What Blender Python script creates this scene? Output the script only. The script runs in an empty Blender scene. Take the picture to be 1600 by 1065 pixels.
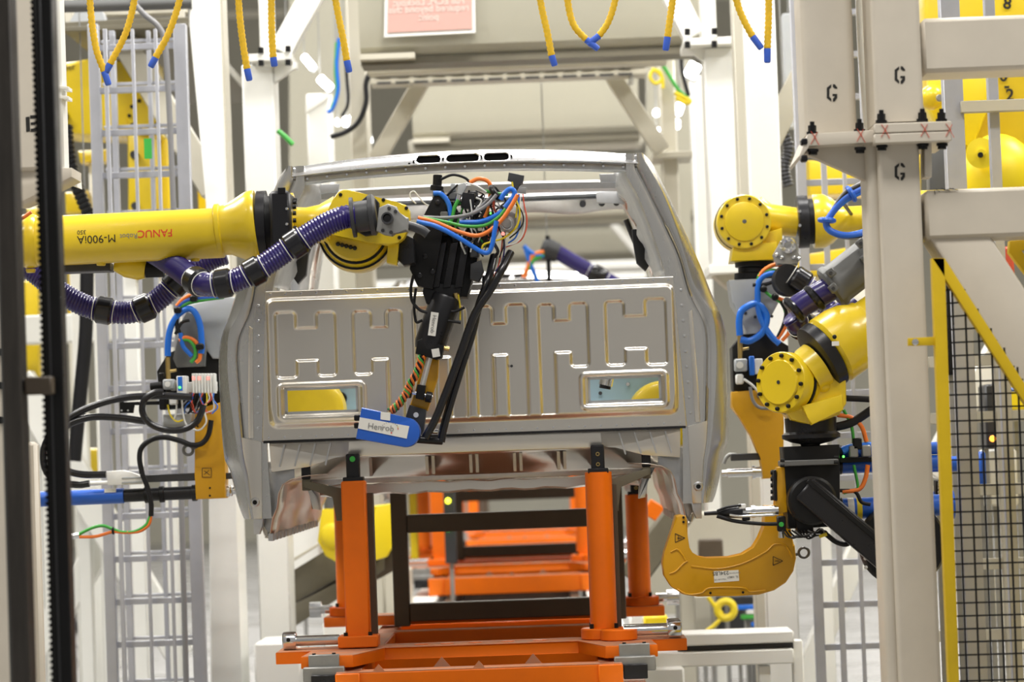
import bpy, bmesh, math, random
from mathutils import Vector, Matrix
random.seed(7)
SC = bpy.context.scene
COL = SC.collection
# ------------------------------------------------------------------ camera
F = 1600 * 100 / 36.0            # focal length in pixels of the 1600x1065 frame
CAM = Vector((0, 0, 1.65))
VPX, VPY, ROLL = 870.0, 700.0, math.radians(2.1)
_y = Vector((VPX - 800, -(VPY - 532.5), -F)).normalized()          # world +Y in camera axes
_z = Vector((-math.sin(ROLL), math.cos(ROLL), 0))
_z = (_z - _y * _z.dot(_y)).normalized()
_x = _y.cross(_z)
RC = Matrix((_x, _y, _z))                                           # camera -> world rotation
cd = bpy.data.cameras.new('camera'); cam = bpy.data.objects.new('camera', cd); COL.objects.link(cam)
cd.lens = 100; cd.sensor_width = 36; cd.sensor_fit = 'HORIZONTAL'; cd.clip_end = 300
cam.matrix_world = Matrix.Translation(CAM) @ RC.to_4x4()
cd.dof.use_dof = True; cd.dof.focus_distance = 10.75; cd.dof.aperture_fstop = 2.8
SC.camera = cam
# ------------------------------------------------------------------ light
SC.view_settings.view_transform = 'Standard'; SC.view_settings.look = 'None'
SC.view_settings.gamma = 1.0; SC.view_settings.use_curve_mapping = False
SC.view_settings.exposure = 0.35
w = bpy.data.worlds.new('hall_air'); SC.world = w; w.use_nodes = True
w.node_tree.nodes['Background'].inputs[0].default_value = (1.0, 0.965, 0.90, 1)
w.node_tree.nodes['Background'].inputs[1].default_value = 0.275
def area(name, loc, sx, sy, power, col=(1, 0.97, 0.92)):
    l = bpy.data.lights.new(name, 'AREA'); l.shape = 'RECTANGLE'; l.size = sx; l.size_y = sy
    l.energy = power; l.color = col
    o = bpy.data.objects.new(name, l); COL.objects.link(o); o.location = loc
    return o
# rows of high-bay ceiling fixtures over the line (they shine straight down)
for _yy, _pw in ((7.0, 200), (12.5, 305), (17.5, 295), (23, 265), (29, 240), (37, 290), (46, 300)):
    for _xx in (-5.2, 0.2, 5.6):
        area('high_bay_light', (_xx, _yy, 7.6), 2.4, 1.0, _pw)
# ------------------------------------------------------------------ pixel -> place
def W(px, py, d):
    v = RC @ Vector(((px - 800) / F, -(py - 532.5) / F, -1.0))
    return CAM + v * (d / v.y)
def S(d): return d / F
# ------------------------------------------------------------------ materials
MATS = {}
def mat(name, col, rough=0.5, metal=0.0, spec=0.5, noise=0.0, nscale=8.0, bump=0.0, bscale=60.0, emit=None, estr=0.0,
        coat=0.0, alpha=None, trans=0.0, rvar=0.0, stretch=None, col2=None):
    if name in MATS: return MATS[name]
    m = bpy.data.materials.new(name); m.use_nodes = True
    nt = m.node_tree; b = nt.nodes['Principled BSDF']
    b.inputs['Base Color'].default_value = (*col, 1); b.inputs['Roughness'].default_value = rough
    b.inputs['Metallic'].default_value = metal; b.inputs['Specular IOR Level'].default_value = spec
    b.inputs['Coat Weight'].default_value = coat; b.inputs['Coat Roughness'].default_value = 0.12
    b.inputs['Transmission Weight'].default_value = trans
    if alpha is not None: b.inputs['Alpha'].default_value = alpha
    if emit: b.inputs['Emission Color'].default_value = (*emit, 1); b.inputs['Emission Strength'].default_value = estr
    if noise or rvar or bump:
        tc = nt.nodes.new('ShaderNodeTexCoord'); src = tc.outputs['Object']
        if stretch:
            mp = nt.nodes.new('ShaderNodeMapping'); mp.inputs['Scale'].default_value = stretch
            nt.links.new(src, mp.inputs[0]); src = mp.outputs[0]
    if noise or rvar:
        n = nt.nodes.new('ShaderNodeTexNoise'); n.inputs['Scale'].default_value = nscale
        n.inputs['Detail'].default_value = 5; n.inputs['Roughness'].default_value = 0.6
        nt.links.new(src, n.inputs['Vector'])
        if noise:
            c2 = col2 or tuple(max(0, c * (1 - noise)) for c in col)
            mx = nt.nodes.new('ShaderNodeMix'); mx.data_type = 'RGBA'
            rp = nt.nodes.new('ShaderNodeMapRange'); rp.inputs[1].default_value = 0.275; rp.inputs[2].default_value = 0.72
            nt.links.new(n.outputs[0], rp.inputs[0]); nt.links.new(rp.outputs[0], mx.inputs[0])
            mx.inputs[6].default_value = (*col, 1); mx.inputs[7].default_value = (*c2, 1)
            nt.links.new(mx.outputs[2], b.inputs['Base Color'])
        if rvar:
            r2 = nt.nodes.new('ShaderNodeMapRange'); r2.inputs[1].default_value = 0.3; r2.inputs[2].default_value = 0.7
            r2.inputs[3].default_value = max(0.02, rough - rvar); r2.inputs[4].default_value = rough + rvar
            nt.links.new(n.outputs[0], r2.inputs[0]); nt.links.new(r2.outputs[0], b.inputs['Roughness'])
    if bump:
        n2 = nt.nodes.new('ShaderNodeTexNoise'); n2.inputs['Scale'].default_value = bscale
        bp = nt.nodes.new('ShaderNodeBump'); bp.inputs['Strength'].default_value = bump; bp.inputs['Distance'].default_value = 0.004
        nt.links.new(src, n2.inputs['Vector']); nt.links.new(n2.outputs[0], bp.inputs['Height'])
        nt.links.new(bp.outputs[0], b.inputs['Normal'])
    MATS[name] = m
    return m
YEL = mat('robot_yellow', (0.81, 0.585, 0.016), 0.30, coat=0.3, noise=0.10, nscale=5, bump=0.06, bscale=40)
YELO = mat('gun_yellow', (0.66, 0.335, 0.005), 0.38, coat=0.15, noise=0.08, nscale=6)
YELB = mat('bright_yellow', (0.85, 0.66, 0.012), 0.4)
YELP = mat('door_yellow', (0.70, 0.47, 0.004), 0.45, noise=0.12, nscale=9)
ORG = mat('skid_orange', (0.92, 0.185, 0.005), 0.36, spec=0.35, noise=0.10, nscale=7, rvar=0.06)
ORGD = mat('skid_dusty_top', (0.42, 0.24, 0.17), 0.7, noise=0.35, nscale=14, col2=(0.62, 0.20, 0.06))
BEI = mat('beige_paint', (0.655, 0.595, 0.50), 0.42, noise=0.12, nscale=3.5, rvar=0.06)
BEIL = mat('light_beige_paint', (0.56, 0.53, 0.44), 0.48, noise=0.08, nscale=2.5)
WHT = mat('white_paint', (0.86, 0.86, 0.82), 0.42, noise=0.05, nscale=3)
ALU = mat('aluminium_profile', (0.47, 0.48, 0.53), 0.38, metal=0.35, noise=0.10, nscale=10)
CAB = mat('stamped_aluminium', (0.77, 0.735, 0.68), 0.28, metal=1.0, noise=0.04, nscale=3)
CABR = mat('brushed_aluminium_side', (0.76, 0.755, 0.74), 0.27, metal=1.0, noise=0.30, nscale=4, rvar=0.10, stretch=(1, 1, 0.25))
CABF = mat('satin_aluminium_roof', (0.76, 0.765, 0.78), 0.26, metal=1.0, rvar=0.05, nscale=4)
CABI = mat('inner_aluminium', (0.64, 0.65, 0.67), 0.40, metal=0.9, noise=0.2, nscale=12)
STEEL = mat('polished_steel', (0.75, 0.76, 0.78), 0.16, metal=1.0, rvar=0.05, nscale=20)
GREYM = mat('grey_casting', (0.36, 0.36, 0.35), 0.45, metal=0.5, noise=0.2, nscale=14)
GREYP = mat('grey_paint', (0.13, 0.132, 0.13), 0.45, noise=0.1, nscale=6)
GREYL = mat('light_grey_paint', (0.42, 0.44, 0.46), 0.45, noise=0.08, nscale=6)
BLK = mat('black_paint', (0.010, 0.010, 0.011), 0.42, spec=0.25, noise=0.3, nscale=9, rvar=0.1)
BLKM = mat('black_anodised', (0.018, 0.018, 0.021), 0.32, metal=0.2, spec=0.35, rvar=0.08, nscale=12)
RUB = mat('black_rubber', (0.011, 0.011, 0.013), 0.48, spec=0.3)
RUBG = mat('glossy_black_hose', (0.010, 0.010, 0.013), 0.22)
DKG = mat('dark_plastic_and_slot_shade', (0.035, 0.036, 0.04), 0.42)
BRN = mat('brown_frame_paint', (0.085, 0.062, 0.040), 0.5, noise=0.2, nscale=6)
OLV = mat('olive_conveyor', (0.145, 0.13, 0.09), 0.5, noise=0.2, nscale=5)
PUR = mat('purple_hose', (0.024, 0.015, 0.135), 0.27, coat=0.2)
BLU = mat('blue_tube', (0.015, 0.16, 0.70), 0.28)
BLUB = mat('blue_cover', (0.02, 0.115, 0.56), 0.32)
BLUE = mat('blue_tape', (0.04, 0.12, 0.62), 0.5)
LBL = mat('light_blue_plate', (0.40, 0.58, 0.70), 0.45)
ORC = mat('orange_cable', (0.86, 0.20, 0.025), 0.42)
GRC = mat('green_cable', (0.05, 0.36, 0.05), 0.42)
GRYC = mat('grey_cable', (0.22, 0.22, 0.23), 0.45)
YLC = mat('yellow_wire', (0.80, 0.62, 0.02), 0.45)
WHC = mat('clear_tube', (0.75, 0.76, 0.75), 0.3)
REDC = mat('red_wire', (0.70, 0.10, 0.05), 0.4)
ROPE = mat('yellow_rope', (0.80, 0.50, 0.015), 0.65, noise=0.25, nscale=60)
BRASS = mat('brass', (0.60, 0.44, 0.18), 0.3, metal=1.0)
WPL = mat('white_plastic', (0.80, 0.80, 0.78), 0.4)
PAPER = mat('white_label', (0.78, 0.77, 0.73), 0.55)
INK = mat('black_ink', (0.012, 0.011, 0.010), 0.6)
INKG = mat('grey_ink', (0.22, 0.22, 0.22), 0.6)
REDI = mat('red_ink', (0.72, 0.03, 0.02), 0.6)
RUSTI = mat('red_marker', (0.60, 0.09, 0.05), 0.7)
FLOORM = mat('sealed_concrete', (0.33, 0.325, 0.315), 0.30, noise=0.25, nscale=0.9, rvar=0.12)
WALLM = mat('hall_wall', (0.50, 0.48, 0.40), 0.7, noise=0.1, nscale=0.6)
CEILM = mat('hall_roof', (0.40, 0.39, 0.34), 0.7, noise=0.1, nscale=0.6)
HOOD = mat('hood_sheet', (0.47, 0.45, 0.365), 0.34, metal=0.25, noise=0.12, nscale=1.2, rvar=0.08)
LAMPM = mat('lamp_glow', (1, 1, 1), 0.5, emit=(1, 0.985, 0.94), estr=14)
LEDG = mat('green_led', (0.05, 0.8, 0.05), 0.4, emit=(0.1, 1.0, 0.08), estr=3)
LEDY = mat('yellow_led', (0.8, 0.8, 0.05), 0.4, emit=(0.9, 0.95, 0.05), estr=3)
LEDR = mat('red_led', (0.8, 0.2, 0.2), 0.4, emit=(1.0, 0.25, 0.2), estr=1.2)
GREEND = mat('green_dot', (0.04, 0.42, 0.06), 0.5)
SIGNR = mat('faded_red_sign', (0.56, 0.33, 0.29), 0.6)
GLASSR = mat('clear_rod', (0.80, 0.80, 0.78), 0.12, metal=0.6)
# ------------------------------------------------------------------ mesh builder
def V(*a): return Vector(a)
def frame(axis, up=(0, 0, 1)):
    a = Vector(axis).normalized(); u = Vector(up)
    if abs(a.dot(u.normalized())) > 0.98: u = Vector((0, 1, 0)) if abs(a.y) < 0.9 else Vector((1, 0, 0))
    s = a.cross(u).normalized(); t = s.cross(a).normalized()
    return a, s, t
def catmull(pts, n):
    P = [Vector(p) for p in pts]
    if len(P) < 3 or n <= 1: return P
    out = []
    Q = [P[0] * 2 - P[1]] + P + [P[-1] * 2 - P[-2]]
    for i in range(1, len(Q) - 2):
        p0, p1, p2, p3 = Q[i - 1:i + 3]
        for k in range(n):
            t = k / n
            out.append(0.5 * ((2 * p1) + (p2 - p0) * t + (2 * p0 - 5 * p1 + 4 * p2 - p3) * t * t + (3 * p1 - p0 - 3 * p2 + p3) * t ** 3))
    out.append(P[-1])
    return out
class MB:
    def __init__(s): s.bm = bmesh.new()
    def box(s, c, size, rot=None, bev=0.0):
        M = Matrix.Translation(Vector(c)) @ (rot.to_4x4() if rot else Matrix()) @ Matrix.Diagonal((size[0], size[1], size[2], 1))
        r = bmesh.ops.create_cube(s.bm, size=1, matrix=M)
        if bev:
            es = list({e for v in r['verts'] for e in v.link_edges})
            bmesh.ops.bevel(s.bm, geom=es, offset=bev, segments=1, affect='EDGES', profile=0.5)
        return s
    def beam(s, p0, p1, w, h, up=(0, 0, 1), bev=0.0, ext=0.0):
        p0, p1 = Vector(p0), Vector(p1); a, sd, t = frame(p1 - p0, up)
        L = (p1 - p0).length + 2 * ext
        R = Matrix((sd, a, t)).transposed()
        return s.box((p0 + p1) / 2, (w, L, h), R, bev)
    def lathe(s, p0, axis, prof, seg=24, caps=True, up=(0, 0, 1)):
        a, sd, t = frame(axis, up); p0 = Vector(p0); rings = []
        for (h, r) in prof:
            rings.append([s.bm.verts.new(p0 + a * h + (sd * math.cos(2 * math.pi * k / seg) + t * math.sin(2 * math.pi * k / seg)) * max(r, 1e-5)) for k in range(seg)])
        for A, B in zip(rings, rings[1:]):
            for k in range(seg):
                s.bm.faces.new((A[k], A[(k + 1) % seg], B[(k + 1) % seg], B[k]))
        if caps:
            s.bm.faces.new(rings[0][::-1]); s.bm.faces.new(rings[-1])
        return s
    def cyl(s, p0, p1, r0, r1=None, seg=20, bev=0.0):
        p0, p1 = Vector(p0), Vector(p1); L = (p1 - p0).length; r1 = r0 if r1 is None else r1
        prof = [(0, r0 - bev), (bev, r0), (L - bev, r1), (L, r1 - bev)] if bev else [(0, r0), (L, r1)]
        return s.lathe(p0, p1 - p0, prof, seg)
    def tube(s, pts, r, seg=8, n=6, ridge=None, caps=True):
        P = catmull(pts, n)
        if ridge:                                   # resample evenly, alternate the radius
            step, amp = ridge; D = [0]
            for a, b in zip(P, P[1:]): D.append(D[-1] + (b - a).length)
            m = max(2, int(D[-1] / step) * 2); Q = []; j = 0
            for k in range(m + 1):
                x = D[-1] * k / m
                while j < len(P) - 2 and D[j + 1] < x: j += 1
                q = (x - D[j]) / max(1e-9, D[j + 1] - D[j]); Q.append(P[j].lerp(P[j + 1], min(1, q)))
            P = Q
        T = [(P[min(i + 1, len(P) - 1)] - P[max(i - 1, 0)]).normalized() for i in range(len(P))]
        _, sd, t = frame(T[0]); rings = []
        for i, p in enumerate(P):
            sd = (sd - T[i] * sd.dot(T[i])).normalized(); t = T[i].cross(sd)
            rr = r(i / (len(P) - 1)) if callable(r) else r
            if ridge: rr += ridge[1] * (1 if i % 2 else -1)
            rings.append([s.bm.verts.new(p + (sd * math.cos(2 * math.pi * k / seg) + t * math.sin(2 * math.pi * k / seg)) * rr) for k in range(seg)])
        for A, B in zip(rings, rings[1:]):
            for k in range(seg): s.bm.faces.new((A[k], A[(k + 1) % seg], B[(k + 1) % seg], B[k]))
        if caps: s.bm.faces.new(rings[0][::-1]); s.bm.faces.new(rings[-1])
        return s
    def prism(s, pts, vec, bev=0.0):
        vec = Vector(vec); pts = [Vector(p) for p in pts]
        A = [s.bm.verts.new(p) for p in pts]; B = [s.bm.verts.new(p + vec) for p in pts]
        f0 = s.bm.faces.new(A); f1 = s.bm.faces.new(B[::-1]); n = len(A)
        for k in range(n): s.bm.faces.new((A[(k + 1) % n], A[k], B[k], B[(k + 1) % n]))
        if bev:
            es = list(f0.edges) + list(f1.edges)
            bmesh.ops.bevel(s.bm, geom=es, offset=bev, segments=2, affect='EDGES', profile=0.5)
        return s
    def sphere(s, c, r, seg=12, scale=(1, 1, 1)):
        bmesh.ops.create_uvsphere(s.bm, u_segments=seg, v_segments=max(6, seg // 2), radius=r,
                                  matrix=Matrix.Translation(Vector(c)) @ Matrix.Diagonal((*scale, 1)))
        return s
    def torus(s, c, axis, R, r, seg=20, rs=8):
        a, sd, t = frame(axis); c = Vector(c); rings = []
        for i in range(seg):
            q = 2 * math.pi * i / seg; d = sd * math.cos(q) + t * math.sin(q)
            rings.append([s.bm.verts.new(c + d * (R + r * math.cos(2 * math.pi * k / rs)) + a * r * math.sin(2 * math.pi * k / rs)) for k in range(rs)])
        for i in range(seg):
            A, B = rings[i], rings[(i + 1) % seg]
            for k in range(rs): s.bm.faces.new((A[k], A[(k + 1) % rs], B[(k + 1) % rs], B[k]))
        return s
    def surf(s, rows, close=False):
        R = [[s.bm.verts.new(p) for p in row] for row in rows]
        for A, B in zip(R, R[1:]):
            n = len(A)
            for k in range(n if close else n - 1):
                s.bm.faces.new((A[k], A[(k + 1) % n], B[(k + 1) % n], B[k]))
        return s
    def build(s, name, m, parent=None, ang=38, solid=0.0, flip=True):
        bm = s.bm
        if flip: bmesh.ops.recalc_face_normals(bm, faces=bm.faces)
        off = Vector((0, 0, 0)); p = parent
        while p is not None: off += p.location; p = p.parent
        if off.length: bmesh.ops.translate(bm, verts=bm.verts, vec=-off)
        me = bpy.data.meshes.new(name); bm.to_mesh(me); bm.free()
        me.shade_smooth(); me.set_sharp_from_angle(angle=math.radians(ang))
        me.materials.append(m)
        o = bpy.data.objects.new(name, me); COL.objects.link(o); o.parent = parent
        if solid:
            md = o.modifiers.new('thick', 'SOLIDIFY'); md.thickness = solid; md.offset = 0
        return o
def tag(o, label=None, cat=None, group=None, kind=None):
    if label: o['label'] = label
    if cat: o['category'] = cat
    if group: o['group'] = group
    if kind: o['kind'] = kind
    return o
def thing(name, label, cat, loc, group=None):
    o = bpy.data.objects.new(name, None); COL.objects.link(o); o.location = loc
    o.empty_display_size = 0.1
    return tag(o, label, cat, group)
def px_box(mb, x0, y0, x1, y1, d, depth, bev=0.0):
    """axis-aligned box whose near face spans the pixel rectangle at distance d"""
    c = W((x0 + x1) / 2, (y0 + y1) / 2, d); k = S(d)
    return mb.box((c.x, d + depth / 2, c.z), (abs(x1 - x0) * k, depth, abs(y1 - y0) * k), None, bev)
def px_poly(mb, pts, d, depth, bev=0.0):
    return mb.prism([W(x, y, d) for x, y in pts], (0, depth, 0), bev)
def bx(name, m, parent, x0, y0, x1, y1, d, depth, bev=0.004):
    return px_box(MB(), x0, y0, x1, y1, d, depth, bev).build(name, m, parent)
def pol(name, m, parent, pts, d, depth, bev=0.0):
    return px_poly(MB(), pts, d, depth, bev).build(name, m, parent)
def bm_(name, m, parent, p0, p1, w, h, bev=0.003, up=(0, 0, 1)):
    return MB().beam(p0, p1, w, h, up, bev).build(name, m, parent)
def tb(name, m, parent, pts, r, seg=8, n=6, ridge=None):
    return MB().tube(pts, r, seg, n, ridge).build(name, m, parent, 60)
def pxt(name, m, parent, pts, d, rpx, seg=8, n=6, ridge=None):
    """tube through pixel points; each point is (x, y) or (x, y, depth offset)"""
    P = [W(p[0], p[1], d + (p[2] if len(p) > 2 else 0)) for p in pts]
    return MB().tube(P, rpx * S(d), seg, n, ridge).build(name, m, parent, 60)
def dup(o, parent, name=None):
    c = o.copy(); COL.objects.link(c); c.parent = parent
    return c
def text(name, string, m, parent, height, fn=None, mtx=None, shear=0.0, bold=0.0):
    """flat lettering; local x along the line, local y up, centred; placed by fn(x, y) or by a matrix"""
    cu = bpy.data.curves.new(name, 'FONT'); cu.body = string; cu.size = height; cu.shear = shear; cu.offset = bold
    cu.align_x = 'CENTER'; cu.align_y = 'CENTER'; cu.resolution_u = 3
    t = bpy.data.objects.new(name, cu); COL.objects.link(t)
    dg = bpy.context.evaluated_depsgraph_get(); dg.update()
    me = bpy.data.meshes.new_from_object(t.evaluated_get(dg))
    bpy.data.objects.remove(t); bpy.data.curves.remove(cu)
    off = Vector((0, 0, 0)); p = parent
    while p is not None: off += p.location; p = p.parent
    for v in me.vertices:
        v.co = (fn(v.co.x, v.co.y) if fn else mtx @ v.co) - off
    me.materials.clear(); me.materials.append(m); me.update()
    o = bpy.data.objects.new(name, me); COL.objects.link(o); o.parent = parent
    return o
def face_mtx(p, ang=0.0, mirror=False):
    """text plane facing the camera side (-Y), ang turns it in the picture (degrees, counter-clockwise)"""
    R = Matrix(((1, 0, 0), (0, 0, -1), (0, 1, 0)))
    M = Matrix.Translation(p) @ R.to_4x4() @ Matrix.Rotation(math.radians(ang), 4, 'Z')
    return M @ Matrix.Diagonal((-1, 1, 1, 1)) if mirror else M
# ================================================================== the hall
tag(MB().box((0, 25, -0.05), (60, 70, 0.1)).build('floor', FLOORM), kind='structure', label='polished grey concrete factory floor')
tag(MB().box((0, 58, 8), (60, 0.3, 16)).build('wall_back', WALLM), kind='structure', label='beige far wall of the factory hall')
tag(MB().box((-24, 25, 8), (0.3, 70, 16)).build('wall_left', WALLM), kind='structure', label='beige side wall left of the line')
tag(MB().box((24, 25, 8), (0.3, 70, 16)).build('wall_right', WALLM), kind='structure', label='beige side wall right of the line')
# unseen yellow boards below the picture, added so the cab panel reflects yellow
gr = thing('yellow_reflector', 'unseen yellow boards added before the nearest skid, reflected in the cab panel', 'rail', (0.0, 9.55, 0))
for i in range(4): MB().box((-0.13, 9.55, 0.14 + 0.175 * i), (2.0, 0.05, 0.165), None, 0.008).build('reflector_board', YEL, gr)
for x in (-1.05, -0.13, 0.79): MB().box((x, 9.5, 0.38), (0.08, 0.06, 0.76), None, 0.006).build('reflector_post', YEL, gr)
# ================================================================== the truck cab body
DC = 11.0; KC = S(DC); C0 = W(737, 560, DC); CR, SR = math.cos(ROLL), math.sin(ROLL)
def UV(px, py):
    dx, dy = px - 737, py - 560
    return dx * CR - dy * SR, dx * SR + dy * CR
def CP(u, v, y=0.0): return Vector((C0.x + u * KC, DC + y, C0.z - v * KC))
def interp(pts):
    pts = sorted(pts, key=lambda p: p[1])
    def f(v):
        if v <= pts[0][1]: return pts[0][0]
        if v >= pts[-1][1]: return pts[-1][0]
        for i in range(len(pts) - 1):
            if v <= pts[i + 1][1]:
                (u0, v0), (u1, v1) = pts[i], pts[i + 1]; h = v1 - v0
                m0 = (u1 - u0) / h if i == 0 else (u1 - pts[i - 1][0]) / (v1 - pts[i - 1][1])
                m1 = (u1 - u0) / h if i + 2 >= len(pts) else (pts[i + 2][0] - u0) / (pts[i + 2][1] - v0)
                t = (v - v0) / h
                return (2*t**3-3*t*t+1)*u0 + (t**3-2*t*t+t)*h*m0 + (-2*t**3+3*t*t)*u1 + (t**3-t*t)*h*m1
    return f
curveI = interp([UV(*p) for p in ((979,273),(997,305),(1017,355),(1034,406),(1042,436),(1052,500),(1060,560),(1066,660),(1067,790))])
curveG = interp([UV(*p) for p in ((994,262),(1014,302),(1039,355),(1059,400),(1076,459),(1096,499),(1101,525),(1102,560),(1099,683),(1094,720),(1092,790))])
curveC = interp([UV(*p) for p in ((1003,241),(1034,296),(1065,378),(1084,440),(1099,468),(1113,490),(1118,520),(1120,560),(1117,627),(1111,692),(1106,720),(1098,795))])
curveO = interp([UV(*p) for p in ((1005,234),(1020,246),(1039,282),(1068,344),(1096,406),(1115,454),(1131,490),(1139,525),(1142,600),(1141,688),(1134,706),(1124,762),(1112,794),(1100,803))])
cab = thing('truck_cab', 'bare aluminium pickup cab shell on the nearest orange skid', 'vehicle body', CP(0, 118, 1.1))
# --- back bulkhead panel as a pressed sheet (relief in the mesh)
def rr(u, v, r, rad):                      # signed distance inside a rounded rectangle (positive inside)
    cu, cv, hu, hv = r; qx = abs(u - cu) - hu + rad; qy = abs(v - cv) - hv + rad
    return -(math.hypot(max(qx, 0), max(qy, 0)) + min(max(qx, qy), 0) - rad)
def uvrect(x0, y0, x1, y1):
    u, v = UV((x0 + x1) / 2, (y0 + y1) / 2); return (u + 1.5, v, (x1 - x0) / 2, (y1 - y0) / 2)
_R = [uvrect(*r) for r in ((743,478,770,652),(791,475,823,652),(756,505,806,555),
      (842,475,867,652),(889,473,918,573),(854,500,903,551),
      (945,470,975,571),(1007,466,1040,570),(960,493,1022,545))]
_RB = uvrect(903, 578, 1044, 640); _RW = uvrect(917, 587, 1032, 628)
def sst(a, b, x):
    t = min(1, max(0, (x - a) / (b - a))); return t * t * (3 - 2 * t)
def panel_h(u, v):
    au = abs(u); w = 5 + 6 * sst(60, 95, v)
    big = rr(u, v, (0, -3, 321, 103), 15)
    h = 0.016 * sst(0, w, big)
    if -100 < v < 92:
        d = max(rr(au, v, r, 7) for r in _R)
        h -= 0.010 * sst(-2.5, 3.0, d)
        b = rr(au, v, _RB, 12)
        h += 0.006 * sst(0, 4, b) - 0.011 * sst(6, 10, b)
    return h
def axis(lo, hi, step, keys):
    ks = sorted([lo, hi] + [k for k in keys if lo < k < hi]); out = []
    for a, b in zip(ks, ks[1:]):
        n = max(1, round((b - a) / step)); out += [a + (b - a) * i / n for i in range(n)]
    return out + [hi]
_hu = (_RW[0] - _RW[2], _RW[0] + _RW[2]); _hv = (_RW[1] - _RW[3], _RW[1] + _RW[3])
US = axis(-333, 333, 1.9, [-_hu[1], -_hu[0], *_hu]); VS = axis(-117, 118, 1.7, _hv)
pm = MB(); rows = []
for v in VS:
    half = 319 + 13 * (v + 117) / 235
    rows.append([pm.bm.verts.new(CP(math.copysign(318 + (abs(u) - 318) * (half - 318) / 15, u) if abs(u) > 318 else u, v, -panel_h(u, v))) for u in US])
for j in range(len(VS) - 1):
    for i in range(len(US) - 1):
        uu, vv = (US[i] + US[i + 1]) / 2, (VS[j] + VS[j + 1]) / 2
        if _hu[0] < abs(uu) < _hu[1] and _hv[0] < vv < _hv[1]: continue
        pm.bm.faces.new((rows[j][i], rows[j + 1][i], rows[j + 1][i + 1], rows[j][i + 1]))
back = pm.build('back_panel', CAB, cab, 60, solid=0.004)
back['label'] = 'pressed bulkhead sheet with rounded channels and two cutouts'
# window lip around the bulkhead openings, spot welds
for sgn in (-1, 1):
    wl = MB()
    cu, cv, hu, hv = _RW
    for (a, b, c, d_) in ((cu - hu, cv - hv, cu + hu, cv - hv), (cu - hu, cv + hv, cu + hu, cv + hv), (cu - hu, cv - hv, cu - hu, cv + hv), (cu + hu, cv - hv, cu + hu, cv + hv)):
        wl.beam(CP(sgn * a, b, 0.01), CP(sgn * c, d_, 0.01), 0.02, 0.004, up=(0, 1, 0))
    wl.build('cutout_lip', CABI, back)
sw = MB()
for i in range(27):
    u = -312 + 24 * i
    sw.lathe(CP(u, -112, -0.001), (0, -1, 0), ((0, 0.006), (0.0015, 0.005), (0.002, 0.0)), 8)
    sw.lathe(CP(u * 1.03, 112, -0.001), (0, -1, 0), ((0, 0.005), (0.0015, 0.004), (0.002, 0.0)), 8)
for sgn in (-1, 1):
    for j in range(9):
        sw.lathe(CP(sgn * (331 + j * 0.9), -95 + 24 * j, -0.003), (0, -1, 0), ((0, 0.006), (0.002, 0.005), (0.0025, 0.0)), 8)
for i in range(17):
    u = -248 + 31 * i; sw.lathe(CP(u, -289 - 13 * (1 - (u / 277) ** 2), 0.012), (0, -1, 0), ((0, 0.006), (0.002, 0.005), (0.0025, 0)), 8)
sw.build('spot_weld', STEEL, cab)['kind'] = 'stuff'
for (u, v, r) in ((-262, 8, 5), (258, -2, 4), (62, 14, 2.2), (4, 14, 2.2)):
    h = CP(u, v, -0.0135); MB().lathe(h, (0, -1, 0), ((0, r * KC), (0.001, r * KC)), 12).build('hole_plug', DKG, back)
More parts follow.
